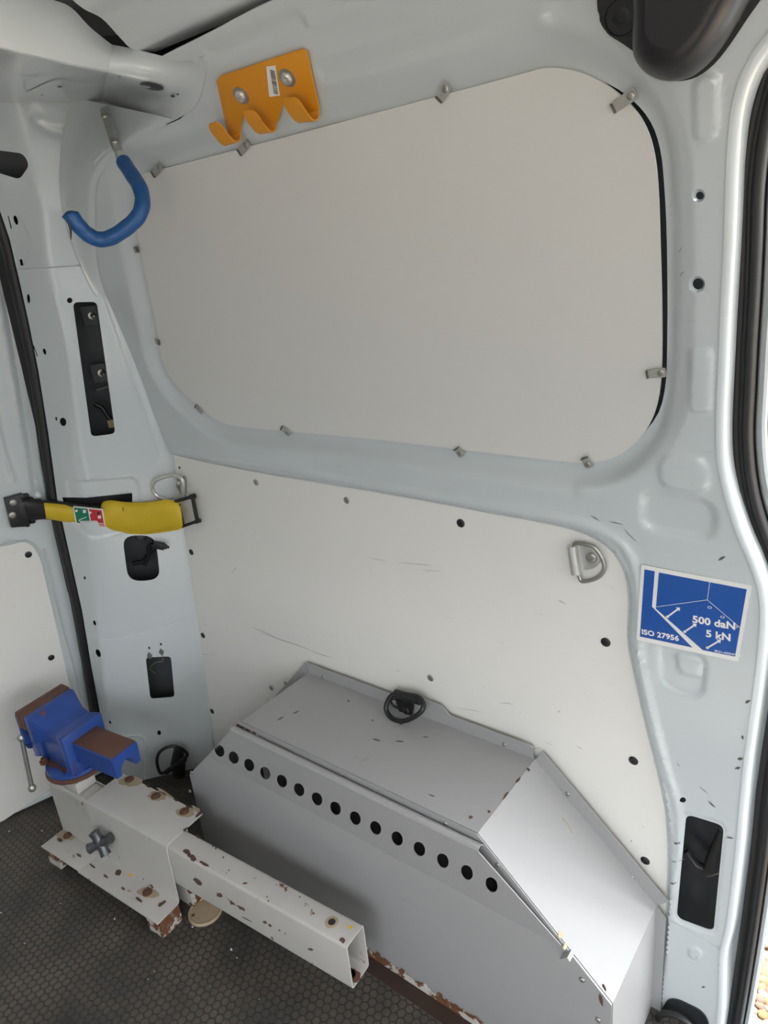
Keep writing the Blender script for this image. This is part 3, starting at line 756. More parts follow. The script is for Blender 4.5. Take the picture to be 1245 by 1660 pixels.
box('outer_roof', Fr((0, 0, 0), (1, 0, 0), (0, 1, 0)), -1.84, 2.03, -1.70, .10, 1.70, 1.72, m_paint, ceil, 0)
wk = box('rear_light_stop', Fr((0, 0, 0), (1, 0, 0), (0, 1, 0)), -1.86, -1.84, -1.70, .10, -.3, 1.72, m_dark, None, 0); tag(wk, kind='structure')  # unseen sheet added behind the rear door to stop light leaking in
bh = box('wall_front', Fr((0, 0, 0), (1, 0, 0), (0, 1, 0)), 2.0, 2.03, -1.70, .1, -.03, .80, m_paint, None, 0); tag(bh, kind='structure')

# =================================================================== WHEEL ARCH BOX
xa, xb, xc, xd = -1.215, -.990, -.458, -.247       # left foot, ridge left, ridge right, right foot
z1, zt, z2 = .212, .438, .236
yf = -.197; yw = -.002
wb = empty('wheel_arch_box', (-.73, -.1, 0)); tag(wb, 'grey folded metal box over the wheel arch with row of round holes in its front', 'box')
FX = Fr((0, 0, 0), (1, 0, 0), (0, 1, 0))
def quad(name, a, b, c, d, mt, parent, th=.0015, nu=1):
    V = [np.array(q, float) for q in (a, b, c, d)]
    o = mesh(name, V, [(0, 1, 2, 3)], mt, parent); mods(o, th, False, 0); return o
quad('top_lid', (xb, yw, zt), (xb, yf, zt), (xc, yf, zt), (xc, yw, zt), m_box, wb)
quad('side_lid', (xc, yw, zt), (xc, yf, zt), (xd, yf, z2), (xd, yw, z2), m_box, wb)
quad('side_lid', (xa, yw, z1), (xa, yf, z1), (xb, yf, zt), (xb, yw, zt), m_box, wb)
quad('end_panel', (xd, yw, z2), (xd, yf, z2), (xd, yf, 0), (xd, yw, 0), m_box, wb)
quad('end_panel', (xa, yf, z1), (xa, yw, z1), (xa, yw, 0), (xa, yf, 0), m_box, wb)
# back flange strips lying on the board, with notched ends; tall tab behind the tie ring
def fl_strip(pts, mt=m_box):
    fr_ = Fr((0, -.0045, 0), (1, 0, 0), (0, 0, 1)); return prism('back_flange', fr_, pts, -.001, .001, mt, wb)
g_ = .026
bf = fl_strip([(xb, zt), (xc-.002, zt), (xc-.004, zt+g_-.004), (xc-.008, zt+g_), (-.628, zt+g_), (-.634, zt+g_+.006), (-.645, zt+g_+.016), (-.737, zt+g_+.016), (-.740, zt+g_), (xb-.003, zt+g_)])
tx, tz = _n(np.array([xd-xc, z2-zt])); nx, nz = -tz, tx
bf2 = fl_strip([(xc+.001, zt-.001), (xd, z2), (xd+nx*g_, z2+nz*g_), (xc+nx*g_+.006, zt+nz*g_-.006), (xc+nx*g_-.004, zt+nz*g_+.003)])
tx2, tz2 = _n(np.array([xb-xa, zt-z1])); nx2, nz2 = -tz2, tx2
bf3 = fl_strip([(xa, z1), (xb-.002, zt), (xb+nx2*g_+.012, zt+nz2*g_+.006), (xa+nx2*g_*.4, z1+nz2*g_*.4)])
fl_strip([(xd, 0), (xd, z2), (xd+.016, z2-.02), (xd+.016, .0)])
def wfr(x, y, Y=-.0055): return Fr(atY(x, y, Y), (1, 0, 0), None, N=(0, -1, 0))
for (x, y) in ((524,1097),(818,1207),(463,1107),(920,1287),(1024,1422)): screw('rivet', wfr(x, y), .0042, m_steel, wb, .6)
# front lip of the lid
fY = Fr((0, yf-.001, 0), (1, 0, 0), (0, 0, 1))
prism('front_lip', fY, [(xb-.004, zt), (xc, zt), (xd, z2), (xd-.010, z2-.012), (xc-.010, zt-.020), (xb+.006, zt-.020), (xb-.010, zt-.008)], 0, .0015, m_box, wb)
for (x, y) in ((416,1192),(553,1255),(722,1334),(807,1402),(877,1500)):
    screw('rivet', wfr(x, y, yf-.002), .0042, m_steel, wb, .6)
# front panel: lower flat, perforated band leaning out, bright ledge
cz, fz = .300, .426        # crease, fold heights
yb, yo = yf-.004, yf-.020
def xl(z): return xa + (max(z, z1)-z1)*(xb-xa)/(zt-z1)
def xr(z): return xd + (max(z, z2)-z2)*(xc-xd)/(zt-z2)
prism('front_panel', Fr((0, yb, 0), (1, 0, 0), (0, 0, 1)), [(xa, .0), (xd, .0), (xd, z2), (xr(cz), cz), (xl(cz), cz), (xa, z1)], -.0015, 0, m_box, wb)
A = np.array([0, yb, cz]); B = np.array([0, yo, fz]); bandf = Fr(A, (1, 0, 0), B-A); Lb = np.linalg.norm(B-A)
hb = []
for (x, y) in [(356,1217),(379,1228),(404,1240),(430,1253),(457,1266),(485,1280),(514,1295),(544,1310),(576,1326),(609,1342),(644,1359),(680,1376),(718,1395),(757,1414),(797,1434)]:
    u, v = onfr(bandf, x, y); hb.append(np.array([onfr(bandf, *q_) for q_ in ell(x, y, *((7.8+.004*(x-356)), (10.2+.006*(x-356))), -.35, 18)]))
bnd = cdt_prism('perforated_band', bandf, [(xl(cz), 0), (xr(cz)-.006, 0), (xr(fz)-.0, Lb), (xl(fz)+.0, Lb)], hb, -.0007, .0007, m_box, wb)
led = loft('bright_ledge', [[np.array([x0, yo, fz]), np.array([x0, yo+.002, fz+.004]), np.array([x0, yo+.006, fz+.005]), np.array([x0, yf-.008, fz+.002]), np.array([x0, yf-.003, fz-.004])] for x0 in (xl(fz), (xl(fz)+xr(fz))/2, xr(fz))], m_box, wb); mods(led, .0012)
# return at the right end of the band, with the hooked tip
P1 = np.array([xr(fz), yo, fz]); P2 = np.array([xr(cz)+.058, yb-.012, cz-.055]); 
prism('end_hook', Fr((0, 0, 0), (1, 0, 0), (0, 0, 1)), [(xr(.30)-.006, .290), (xr(.30)+.006, .302), (xr(.30)+.010, .296), (xr(.30)+.002, .287)], .199, .214, m_box, wb)
for (x, y) in ((311,1252),(308,1282),(944,1588),(970,1653)): screw('rivet', wfr(x, y, yb-.0005), .0045, m_steel, wb, .6)
def chips(name, frame, items, material, parent, n0=.0004, th=.0003, seed=0):
    """irregular flakes: (px x, px y, rx, ry in px, angle)"""
    rr_ = random.Random(seed); bm = bmesh.new()
    for (x, y, rx, ry, a) in items:
        k = 11 if min(rx, ry) < 7 else 18; pl = []
        for i in range(k):
            t = 2*math.pi*i/k; q = rr_.uniform(.6, 1.2) if k == 11 else rr_.uniform(.8, 1.08); px_ = x + rx*q*math.cos(t)*math.cos(a) - ry*q*math.sin(t)*math.sin(a); py_ = y + rx*q*math.cos(t)*math.sin(a) + ry*q*math.sin(t)*math.cos(a)
            pl.append(onfr(frame, px_, py_))
        sgn_ = 1 if frame.N@(CAM-frame.O) > 0 else -1
        v1 = [bm.verts.new(tuple(frame.p(u, v, n0*sgn_))) for u, v in pl]; v2 = [bm.verts.new(tuple(frame.p(u, v, (n0+th)*sgn_))) for u, v in pl]
        bm.faces.new(v2); bm.faces.new(v1[::-1])
        for i in range(k): bm.faces.new((v1[i], v1[(i+1) % k], v2[(i+1) % k], v2[i]))
    return tag(frommesh(name, bm, material, parent, False), kind='stuff')
topF = Fr((0, 0, zt+.0008), (1, 0, 0), (0, 1, 0)); frontF = Fr((0, yb-.0015, 0), (1, 0, 0), (0, 0, 1)); lipF = Fr((0, yf-.0026, 0), (1, 0, 0), (0, 0, 1))
slF = Fr((xc, 0, zt+.0008), (xd-xc, 0, z2-zt), (0, 1, 0))
chips('paint_chips', lipF, [(390,1178,8,3,.4),(402,1184,5,3,.4),(412,1187,4,1.5,.4)], m_chip, wb, seed=1)
chips('paint_chips', topF, [(650,1174,2,1.5,0),(612,1200,7,1,.3),(648,1202,8,1,.1),(763,1325,3,2.5,0),(793,1316,2.5,2,.5),(857,1248,3,2,.9),(840,1265,2,6,.7),(820,1290,2,8,.7),(455,1165,6,1,-.5),(480,1155,6,1,-.4),(604,1168,1.5,1.5,0),(565,1137,1.5,1.5,0),(700,1290,6,.8,.3),(690,1195,5,.8,0)], m_chip, wb, seed=2)
chips('paint_chips', slF, [(915,1330,7,1,.8),(925,1345,10,1,1.0),(805,1322,2,1.5,0),(908,1515,6,5,.5),(916,1535,3,6,.2)], m_tan, wb, seed=3)
chips('rust_patches', frontF, [(975,1622,3,12,-.2),(980,1600,2,8,-.5)], m_chip, wb, seed=4)
# rusty bottom edge along the floor
bmr = bmesh.new()
random.seed(8)
for i in range(60):
    x0 = -.75 + i*.0083; hh = .012+.012*random.random()
    bm_box(bmr, FX, x0, x0+.0084, yb-.004, yb-.001, 0, hh)
tag(frommesh('rusted_edge', bmr, m_rustyw, wb, False), kind='stuff')
fr_ = box('floor_flange', FX, -.80, xd+.02, yb-.030, yb-.002, .0, .0025, m_foot, wb, 0); fr_['label'] = 'dark rusty foot flange'
# plastic strip/gap at right end

# =================================================================== tie rings
def ring_path(f, pts, n=5): return [f.p(*p) if len(p) == 3 else f.p(p[0], p[1], 0) for p in smooth(pts, True, n)]
def closed_tube(name, pts, r, mt, parent, n=10):
    P = [np.array(p) for p in pts]; P = P+[P[0]]
    bm = bmesh.new(); Pn = [Vector(tuple(p)) for p in P[:-1]]; m = len(Pn); rings = []
    c = sum(Pn, Vector())/m
    nrm0 = Vector()
    for i in range(m): nrm0 += (Pn[i]-c).cross(Pn[(i+1) % m]-c)
    nrm0.normalize()
    for i in range(m):
        t = (Pn[(i+1) % m]-Pn[i-1]).normalized(); a = t.cross(nrm0).normalized(); b = a.cross(t)
        rings.append([bm.verts.new(Pn[i]+(a*math.cos(2*math.pi*k/n)+b*math.sin(2*math.pi*k/n))*r) for k in range(n)])
    for i in range(m):
        A_, B_ = rings[i], rings[(i+1) % m]
        for k in range(n): bm.faces.new((A_[k], A_[(k+1) % n], B_[(k+1) % n], B_[k]))
    return frommesh(name, bm, mt, parent)
# silver D ring, upper right of board.  pixels: barrel (930,882)-(940,925), ring
def P_(x, y, e): return lsh.px(x, y, e)
t1 = empty('tie_down_ring', tuple(P_(955, 905, 0))); tag(t1, 'silver tie-down ring and bracket at the upper right of the white lining board', 'tie ring')
closed_tube('ring', smooth([P_(935,880,.010), P_(945,876,.012), P_(968,882,.012), P_(981,900,.011), P_(984,918,.011), P_(972,932,.011), P_(950,938,.010), P_(943,930,.009), P_(938,905,.010)], True, 5), .0034, m_steel, t1)
f = lsh.fr(955, 905)
prism('bracket_plate', f, roundpoly([onfr(f, *p) for p in [(940,880),(972,897),(977,908),(965,920),(948,924)]], .004), 0, .003, m_zinc, t1)
tube('barrel', [P_(931,881,.010), P_(938,926,.010)], .0072, m_zinc, t1, 16)
lathe('washer', lsh.fr(961, 903, .003), [(.011, 0), (.011, .0015), (.006, .002), (0, .002)], m_zinc, t1, 18)
screw('bolt', lsh.fr(961, 902, .005), .0085, m_steel, t1, .4)
# pear ring by rear corner
t2 = empty('tie_down_ring', tuple(P_(292, 790, 0))); tag(t2, 'bright steel pear-shaped ring that the yellow strap hooks on near rear corner', 'tie ring')
closed_tube('ring', smooth([P_(300,770,.016), P_(292,766,.022), P_(277,770,.040), P_(273,782,.044), P_(278,796,.038), P_(292,808,.026), P_(303,812,.018), P_(305,800,.014), P_(305,778,.014)], True, 5), .0042, m_zinc, t2)
f = lsh.fr(295, 783)
prism('bracket_plate', f, roundpoly([onfr(f, *p) for p in [(290,772),(302,772),(303,800),(296,800),(288,786)]], .004), 0, .005, m_steel, t2)
screw('bolt', lsh.fr(292, 782, .005), .0065, m_zinc, t2, .5)
tube('barrel', [P_(303,775,.012), P_(304,806,.012)], .0055, m_steel, t2, 12)
# black ring on the box back flange
t3 = empty('tie_down_ring', tuple(atY(655, 1145, -.01))); tag(t3, 'black tie-down ring fixed at back of the grey wheel arch box lid', 'tie ring')
q = lambda x, y, Y=-.03: atY(x, y, Y)
closed_tube('ring', smooth([q(641,1124,-.02), q(630,1134,-.028), q(626,1150,-.036), q(635,1164,-.042), q(652,1169,-.044), q(670,1163,-.042), q(684,1152,-.034), q(686,1140,-.026), q(678,1130,-.02), q(660,1126,-.018)], True, 4), .0048, m_black, t3)
tube('barrel', [q(641,1124,-.018), q(681,1136,-.018)], .0085, m_black, t3, 14)
fk = Fr(q(658,1146,-.0080), (1, 0, 0), (0, 0, 1))
prism('bracket_plate', fk, roundpoly([(-.020, .014), (.022, .014), (.016,-.012), (.004,-.022), (-.010,-.018)], .006), 0, .007, m_black, t3)
screw('bolt', Fr(q(659,1152,-.013), (1, 0, 0), None, N=(0, -1, 0)), .0085, m_black, t3, .5)
closed_tube('inner_ring', smooth([q(634,1134,-.012), q(638,1144,-.010), q(650,1148,-.010), q(652,1136,-.012)], True, 4), .002, m_black, t3)
# black ring at the foot of the rear pillar
t4 = empty('tie_down_ring', tuple(pil.px(282, 1225, .01))); tag(t4, 'black tie-down ring on rusty mount at foot of the rear corner pillar', 'tie ring')
pk = lambda x, y, e: pil.px(x, y, e)
closed_tube('ring', smooth([pk(258,1222,.03), pk(262,1207,.03), pk(276,1198,.03), pk(292,1198,.03), pk(305,1207,.03), pk(305,1214,.03), pk(293,1223,.03), pk(278,1234,.03), pk(264,1240,.03)], True, 4), .0042, m_black, t4)
tube('barrel', [pk(272,1240,.028), pk(303,1218,.028)], .007, m_black, t4, 12)
tube('mount', [pk(290,1210,.006), pk(290,1232,.014), pk(292,1252,.014)], .017, m_black, t4, 12, rs=[.012, .020, .016])
tube('rusty_stem', [pk(290,1248,.012), pk(290,1275,.010)], .016, m_rust, t4, 10)
tube('foot', [pk(262,1262,.02), pk(285,1280,.02), pk(300,1300,.02)], .016, m_black, t4, 10, rs=[.012, .02, .024])
# black ring, bottom right pillar
t5 = empty('tie_down_ring', tuple(wall.px(1100, 1655, .0))); tag(t5, 'black tie-down ring in a grey recess plate at the bottom right pillar', 'tie ring')
rec = wall.fr(1110, 1650)
prism('recess_plate', rec, roundpoly([onfr(rec, *p) for p in [(1083,1618),(1098,1618),(1138,1637),(1150,1655),(1148,1700),(1068,1700),(1070,1640)]], .012), .0, .003, m_dark, t5)
wq = lambda x, y, e: wall.px(x, y, e)
closed_tube('ring', smooth([wq(1074,1648,.02), wq(1074,1632,.022), wq(1086,1624,.024), wq(1106,1628,.024), wq(1128,1645,.024), wq(1138,1668,.022), wq(1134,1700,.02), wq(1100,1706,.02), wq(1078,1690,.02)], True, 4), .0052, m_black, t5)
tube('barrel', [wq(1070,1650,.016), wq(1078,1700,.016)], .0105, m_black, t5, 14)
prism('bracket_arm', wall.fr(1098, 1668, .006), roundpoly([(-.022, .018), (.0, .018), (.026, -.012), (.022, -.04), (-.022, -.03)], .006), 0, .008, m_black, t5)

# =================================================================== orange coat-hook rail
oh = empty('hook_rail', tuple(wall.px(435, 130, .0))); tag(oh, 'orange metal rail with three hooks and a small white label on the roof rail', 'hooks')
oA, oB, oC = wall.px(356,130,.004), wall.px(500,80,.004), wall.px(383,190,.006)
of = Fr(oA, oB-oA, oC-oA); sgo = 1 if of.N@(CAM-of.O) > 0 else -1
of = of if sgo > 0 else Fr(oA, oB-oA, None, N=-of.N)
opx = [(352,130),(358,122),(490,78),(499,82),(519,176),(515,180),(503,180),(490,181),(474,160),(461,163),(452,196),(446,199),(436,200),(426,200),(411,181),(395,184),(391,212),(388,217),(378,220),(371,220)]
oplate = prism('back_plate', of, [onfr(of, *p) for p in opx], 0, .0022, m_orange, oh, bev=.0004)
def hook3(base, tip, wpx):
    # curled strip: from plate bottom edge out and up
    (x0, y0), (x1, y1) = base; (tx0, ty0), (tx1, ty1) = tip
    a0, a1 = np.array(onfr(of, x0, y0)), np.array(onfr(of, x1, y1))
    rows = []
    dn = .030
    t0p, t1p = CAM_onN(tx0, ty0, dn), CAM_onN(tx1, ty1, dn)
    b0, b1 = (a0+t0p)/2, (a1+t1p)/2
    def q_(du, dv, n): return [of.p(a0[0]+du, a0[1]+dv, n), of.p(a1[0]+du*.6, a1[1]+dv, n)]
    rows = [q_(0, 0, .001), q_(0, -.004, .004), q_(0, -.006, .010), q_(0, -.004, .016), q_(0, .002, .020), q_(0, .014, .022), q_(.0005, .024, .0225)]
    rows += [[of.p(a0[0]+.003, a0[1]+.030, .023), of.p(a1[0]-.0015, a1[1]+.030, .023)], [of.p(a0[0]+.0065, a0[1]+.033, .023), of.p(a1[0]-.005, a1[1]+.033, .023)]]
    return loft('hook', rows, m_orange, oh, thick=.0022)
def CAM_onN(x, y, n):
    r = ray(x, y); O2 = of.O+of.N*n; t = ((O2-CAM)@of.N)/(r@of.N); P = CAM+r*t-of.O; return np.array((P@of.U, P@of.V))
for (b0, b1) in (((371,220),(390,214)), ((427,200),(448,197)), ((490,181),(517,178))): hook3((b0, b1), ((0, 0), (0, 0)), 0)
for (x, y) in ((392,153),(467,124)):
    u, v = onfr(of, x, y)
    lathe('washer', Fr(of.p(u, v, .0022), of.U, None, N=of.N), [(.0115, 0), (.0115, .0012), (.008, .0016), (0, .0016)], m_steel, oh, 20)
    screw('bolt', Fr(of.p(u, v, .0038), of.U, None, N=of.N), .008, m_zinc, oh, .55)
lab = prism('barcode_label', of, [onfr(of, *p) for p in [(433,106),(448,104),(455,153),(438,155)]], .0023, .0026, m_white, oh); lab['label'] = 'small white barcode label'
la, lbv = np.array(onfr(of, 443, 112)), np.array(onfr(of, 449, 150))
bmb = bmesh.new(); ax = _n(lbv-la); pr = np.array([-ax[1], ax[0]]); L_ = np.linalg.norm(lbv-la); s0 = 0; random.seed(5)
while s0 < L_:
    w_ = random.choice([.0006, .0009, .0014]); c0 = la+ax*s0; c1 = la+ax*min(s0+w_, L_)
    bmb.faces.new([bmb.verts.new(tuple(of.p(*p, .0028))) for p in (c0-pr*.0035, c1-pr*.0035, c1+pr*.0035, c0+pr*.0035)]); s0 += w_+random.choice([.0006, .0009])
tag(frommesh('barcode', bmb, m_ink, lab, False), kind='stuff')

# =================================================================== blue sleeved ladder hook
bh_ = empty('ladder_hook', tuple(atY(180, 200, -.14))); tag(bh_, 'blue sleeved metal hook bolted to the rear corner by its flat steel end', 'hook')
_hd = _n(HKB-HKA); _hn = CAM-HKA; f = Fr(HKA, _hd, None, N=_hn-_hd*(_hn@_hd))
pl = [onfr(f, *p) for p in [(162,178),(175,172),(188,205),(197,236),(205,262),(196,264),(180,238),(170,205)]]
prism('flat_end', f, roundpoly(pl, .003), -.002, .002, m_zinc, bh_, bev=.0005)
for (x, y) in ((171,190),(186,231)):
    u, v = onfr(f, x, y); screw('bolt', Fr(f.p(u, v, .002), f.U, None, N=f.N), .0075, m_steel, bh_, .5)
hk = [(195,250,Yh0-.001),(200,262,Yh0-.004),(213,282,Yh0-.012),(227,305,Yh0-.02),(231,330,Yh0-.03),(223,352,Yh0-.042),(204,370,Yh0-.056),(180,385,Yh0-.072),(160,388,Yh0-.085),(142,380,Yh0-.097),(127,365,Yh0-.108),(116,350,Yh0-.114)]
hp_ = smooth([atY(*p) for p in hk], n=6)
tube('shank', hp_[:10], .0085, m_zinc, bh_, 14)
rs2 = [.0115*(1+.02*math.sin(i*1.1)) for i in range(len(hp_[6:]))]
sl = tube('blue_sleeve', hp_[6:], .012, m_bluep, bh_, 16, rs=rs2); sl['label'] = 'split blue plastic sleeve'
e0 = hp_[-1]; tube('torn_sleeve_end', [e0, e0+(hp_[-1]-hp_[-3])*.6, e0+(hp_[-1]-hp_[-3])*.9+np.array([0, 0, .004])], .012, m_bluep, sl, 10, rs=[.0122, .0135, .004])
tube('torn_strip', [e0+np.array([0, -.006, -.004]), e0+np.array([.003, -.008, -.018]), e0+np.array([-.002, -.008, -.032])], .002, m_ink, sl, 6, rs=[.003, .002, .0006])

# =================================================================== yellow check strap
st = empty('door_check_strap', tuple(door.px(30, 850, .02))); tag(st, 'yellow and black door check strap stretched from rear door to the corner ring', 'strap')
dA = door.px(30, 825, .0)
df = Fr(dA, door.U, None, N=door.N)
brk = prism('door_bracket', df, [onfr(df, *p) for p in [(5,806),(34,798),(40,806),(45,850),(16,852)]], .0, .016, m_black, st, bev=.001)
for (x, y) in ((21,815),(20,835)):
    r_ = onfr(Fr(df.p(0, 0, .016), df.U, None, N=df.N), x, y); screw('bolt', Fr(df.p(r_[0], r_[1], .016), df.U, None, N=df.N), .008, m_steel, brk, .4)
# lengthwise line in 3-D
def sp(x, y, t): # t 0 at the door .. 1 at the ring: depth blends
    a = door.px(45, 828, .035)[1]; b = lsh.px(315, 840, .020)[1]; return atY(x, y, a*(1-t)+b*t)
def strip(name, top, bot, ts, th, mt, parent, n=4):
    T_ = smooth([sp(*p, t) for p, t in zip(top, ts)], n=n); B_ = smooth([sp(*p, t) for p, t in zip(bot, ts)], n=n)
    rows = []
    for a, b in zip(T_, B_):
        d = _n(b-a); w = np.linalg.norm(b-a); view = _n(CAM-(a+b)/2); nn = view-d*(view@d); nn = _n(nn)
        sec_ = []
        for k in range(9):
            s_ = k/8; bul = th*(1-abs(2*s_-1)**3.); sec_.append(a+d*w*s_+nn*bul)
        for k in range(9):
            s_ = 1-k/8; bul = th*(1-abs(2*s_-1)**3.); sec_.append(a+d*w*s_-nn*bul*.8)
        rows.append(sec_)
    o = loft(name, rows, mt, parent, closed=True)
    # caps
    return o
arm = strip('black_arm', [(38,808),(60,810),(100,813),(140,818),(168,822),(200,823)], [(44,846),(70,842),(100,845),(140,852),(168,857),(200,858)], [0, .1, .25, .4, .52, .62], .008, m_black, st)
arm2 = strip('yellow_band', [(71,815),(95,817),(120,820),(122,820.5)], [(75,841),(98,845),(122,849),(124,849.5)], [.12, .22, .32, .33], .0115, m_yellow, st)
yc = strip('yellow_cover', [(163,822),(167,814),(180,811),(205,814),(240,814),(268,810),(285,812),(292,818),(294,826)], [(170,856),(176,861),(190,863),(215,866),(240,866),(265,863),(285,860),(294,857),(296,852)], [.5, .52, .57, .67, .78, .87, .93, .96, .97], .015, m_yellow, st)
yc['label'] = 'loose yellow vinyl cover'
for k, (yy, mt_) in enumerate((((119,822),(141,824.5)), ((142,824.5),(164,827)))): pass
_c = [sp(118, 821, .32), sp(166, 826, .5), sp(171, 856, .5), sp(123, 849, .32)]; _v = _n(CAM-_c[0])
LF = Fr(_c[3]+_v*.0150, _c[2]-_c[3], _c[0]-_c[3])
if LF.N@(CAM-LF.O) < 0: LF = Fr(LF.O, LF.U, None, N=-LF.N)
def decal(name, pts, e, mt, parent): return prism(name, LF, [onfr(LF, *p) for p in pts], e, e+.0003, mt, parent)
wl = prism('label_plate', LF, roundpoly([onfr(LF, *p) for p in [(118,821),(166,826),(171,856),(123,849)]], .002), -.004, 0, m_white, st); wl['label'] = 'white edged green and red sticker'
decal('green_half', [(119.8,822.6),(142,824.9),(147,850.3),(124.6,847.3)], .0001, m_green, wl)
decal('red_half', [(144,825.1),(164.6,827.2),(169.4,853.8),(149,850.7)], .0001, m_red, wl)
for (a, b) in (((128,843),(140,838)), ((128,844.5),(145,847.5)), ((149,846.5),(168,849)), ((150,849),(168,852))):
    d = np.array(b)-np.array(a); nn = np.array([-d[1], d[0]])/np.linalg.norm(d)*.5
    decal('line_mark', [tuple(np.array(a)-nn), tuple(np.array(b)-nn), tuple(np.array(b)+nn), tuple(np.array(a)+nn)], .0005, m_white, wl)
for (x, y, mt_, s_) in ((137,829,m_white,2.4),(161.5,838,m_white,2.4),(124,828,m_white,1.8),(146.5,831,m_white,1.8),(160,832,m_ink,2)):
    decal('dot_mark', [(x-s_, y-s_), (x+s_, y-s_), (x+s_, y+s_), (x-s_, y+s_)], .0005, mt_, wl)
# black hinge knuckle between bracket and arm
tube('pivot', [sp(38,803,.02), sp(43,850,.02)], .012, m_black, st, 12)
tube('pivot_pin', [sp(48,808,.06), sp(52,846,.06)], .008, m_black, st, 10)
box('knuckle', Fr(sp(45,826,.03), sp(60,828,.08)-sp(45,826,.03), None, N=door.N), -.02, .03, -.022, .022, -.008, .010, m_black, st, .002)
# end buckle: black wire frame
e1, e2, e3, e4 = sp(283,813,.93), sp(312,805,1.0), sp(320,845,1.02), sp(294,854,.96)
e5, e6 = sp(290,817,.95), sp(298,853,.97)
tube('buckle_bar', [e1, e2], .0042, m_black, st, 10); tube('buckle_bar', [e2, e3], .0048, m_black, st, 10); tube('buckle_bar', [e3, e4], .0036, m_black, st, 10); tube('buckle_bar', [e5, e6], .0032, m_black, st, 10)
tube('buckle_pin', [e2-(e2-e1)*.1, e2+(e2-e1)*.12], .0062, m_black, st, 10); tube('buckle_pin', [e3-(e3-e4)*.1, e3+(e3-e4)*.15], .005, m_black, st, 10)

# =================================================================== sticker
stk = empty('safety_sticker', tuple(wall.px(1120, 990, .0))); tag(stk, 'blue and white load rating sticker on the right pillar reading 500 daN 5 kN', 'sticker')
sa, sb, sc_, sd = wall.px(1040,914,.0018), wall.px(1219,950,.0018), wall.px(1196,1072,.0018), wall.px(1030,1038,.0018)
sf = Fr(sd, sc_-sd, sa-sd)
if sf.N@(CAM-sf.O) < 0: raise Exception('sticker')
sw = np.linalg.norm(sc_-sd); sh_ = np.linalg.norm(sa-sd)
q4 = [np.array(onfr(sf, *p)) for p in [(1032,1037),(1197,1072),(1219,949),(1040,915)]]
def bil(s_, t_): return (q4[0]*(1-s_)+q4[1]*s_)*(1-t_) + (q4[3]*(1-s_)+q4[2]*s_)*t_
base = prism('white_film', sf, roundpoly(q4, .003), -.0004, .0011, m_white, stk)
def spoly(name, pts, mt, parent, e): return prism(name, sf, [bil(*p) for p in pts], e, e+.0003, mt, parent)
spoly('blue_area', [(.035,.06),(.565,.06),(.135,.49),(.135,.95),(.035,.95)], m_sblue, stk, .0011)
spoly('blue_area', [(.665,.055),(.965,.06),(.965,.945),(.175,.945),(.175,.475)], m_sblue, stk, .0011)
def sline(a, b, w, e=.0014, nm='printed_line'):
    A_, B_ = bil(*a), bil(*b); d = _n(B_-A_); n_ = np.array([-d[1], d[0]])*w/2
    return prism(nm, sf, [A_-n_, B_-n_, B_+n_, A_+n_], e, e+.0002, m_white, stk)
sline((.645,.945), (.645,.72), .0006); sline((.645,.72), (.178,.50), .0006); sline((.645,.72), (.965,.45), .0006)
def sarrow(x, y, dx, dy, w=.0022):
    sline((x, y), (x+dx, y+dy), w, nm='printed_arrow')
    A_, B_ = bil(x, y), bil(x+dx, y+dy); d = _n(B_-A_); n_ = np.array([-d[1], d[0]])
    prism('arrow_head', sf, [B_-n_*.0034-d*.001, B_+d*.0035, B_+n_*.0034-d*.001], .0014, .0016, m_white, stk)
    prism('arrow_foot', sf, [A_+.002*np.array([math.cos(t), math.sin(t)]) for t in np.linspace(0, 2*math.pi, 10, endpoint=False)], .0014, .0016, m_white, stk)
sarrow(.295, .40, .095, .13); sarrow(.475, .25, .085, .115); sarrow(.705, .10, .095, .12)
def hexm(x, y):
    c = bil(x, y); P = [c+np.array([.0028*math.cos(t), .0019*math.sin(t)]) for t in np.linspace(0, 2*math.pi, 6, endpoint=False)]
    cdt_prism('ring_mark', sf, P, [[c+(p-c)*.72 for p in P]], .0014, .0016, m_white, stk)
hexm(.675,.63); hexm(.80,.54); hexm(.925,.45)
def text(s_, x, y, size, mt, parent, fr_, pos, e, bold=.0, sx=1.04):
    cu = bpy.data.curves.new('t', 'FONT'); cu.body = s_; cu.size = size; cu.offset = bold; cu.resolution_u = 3; cu.space_character = 1.02
    to = bpy.data.objects.new('t', cu); me = bpy.data.meshes.new_from_object(to); bpy.data.objects.remove(to)
    for v in me.vertices:
        p = pos + np.array([v.co.x*sx, v.co.y]); w_ = fr_.p(p[0], p[1], e); v.co = Vector(tuple(w_))
    me.name = 'lettering'; me.materials.clear(); return put('lettering', me, mt, parent)
text('500 daN', 0, 0, .0145, m_white, stk, sf, bil(.535, .395), .00145, .0005)
text('5 kN', 0, 0, .0145, m_white, stk, sf, bil(.675, .245), .00145, .0005)
text('ISO 27956', 0, 0, .0112, m_white, stk, sf, bil(.05, .10), .00145, .00035)
text('BK21-A02547-AA', 0, 0, .0042, m_white, stk, sf, bil(.775, .068), .00145, .0001)

# =================================================================== black trim cover top right
tcv = empty('belt_cover', tuple(wall.px(1100, 40, 0))); tag(tcv, 'smooth black plastic cover on the pillar at the upper right', 'cover')
cf = wall.fr(1100, 60, -.002)
fb = prism('base_flange', cf, [onfr(cf, *p) for p in smooth([(973,-70),(974,0),(978,28),(992,50),(1015,65),(1040,84),(1060,108),(1085,122),(1108,125),(1135,118),(1162,98),(1185,70),(1212,30),(1240,-10),(1280,-70)], n=3)], 0, .010, m_cover, tcv, bev=.003)
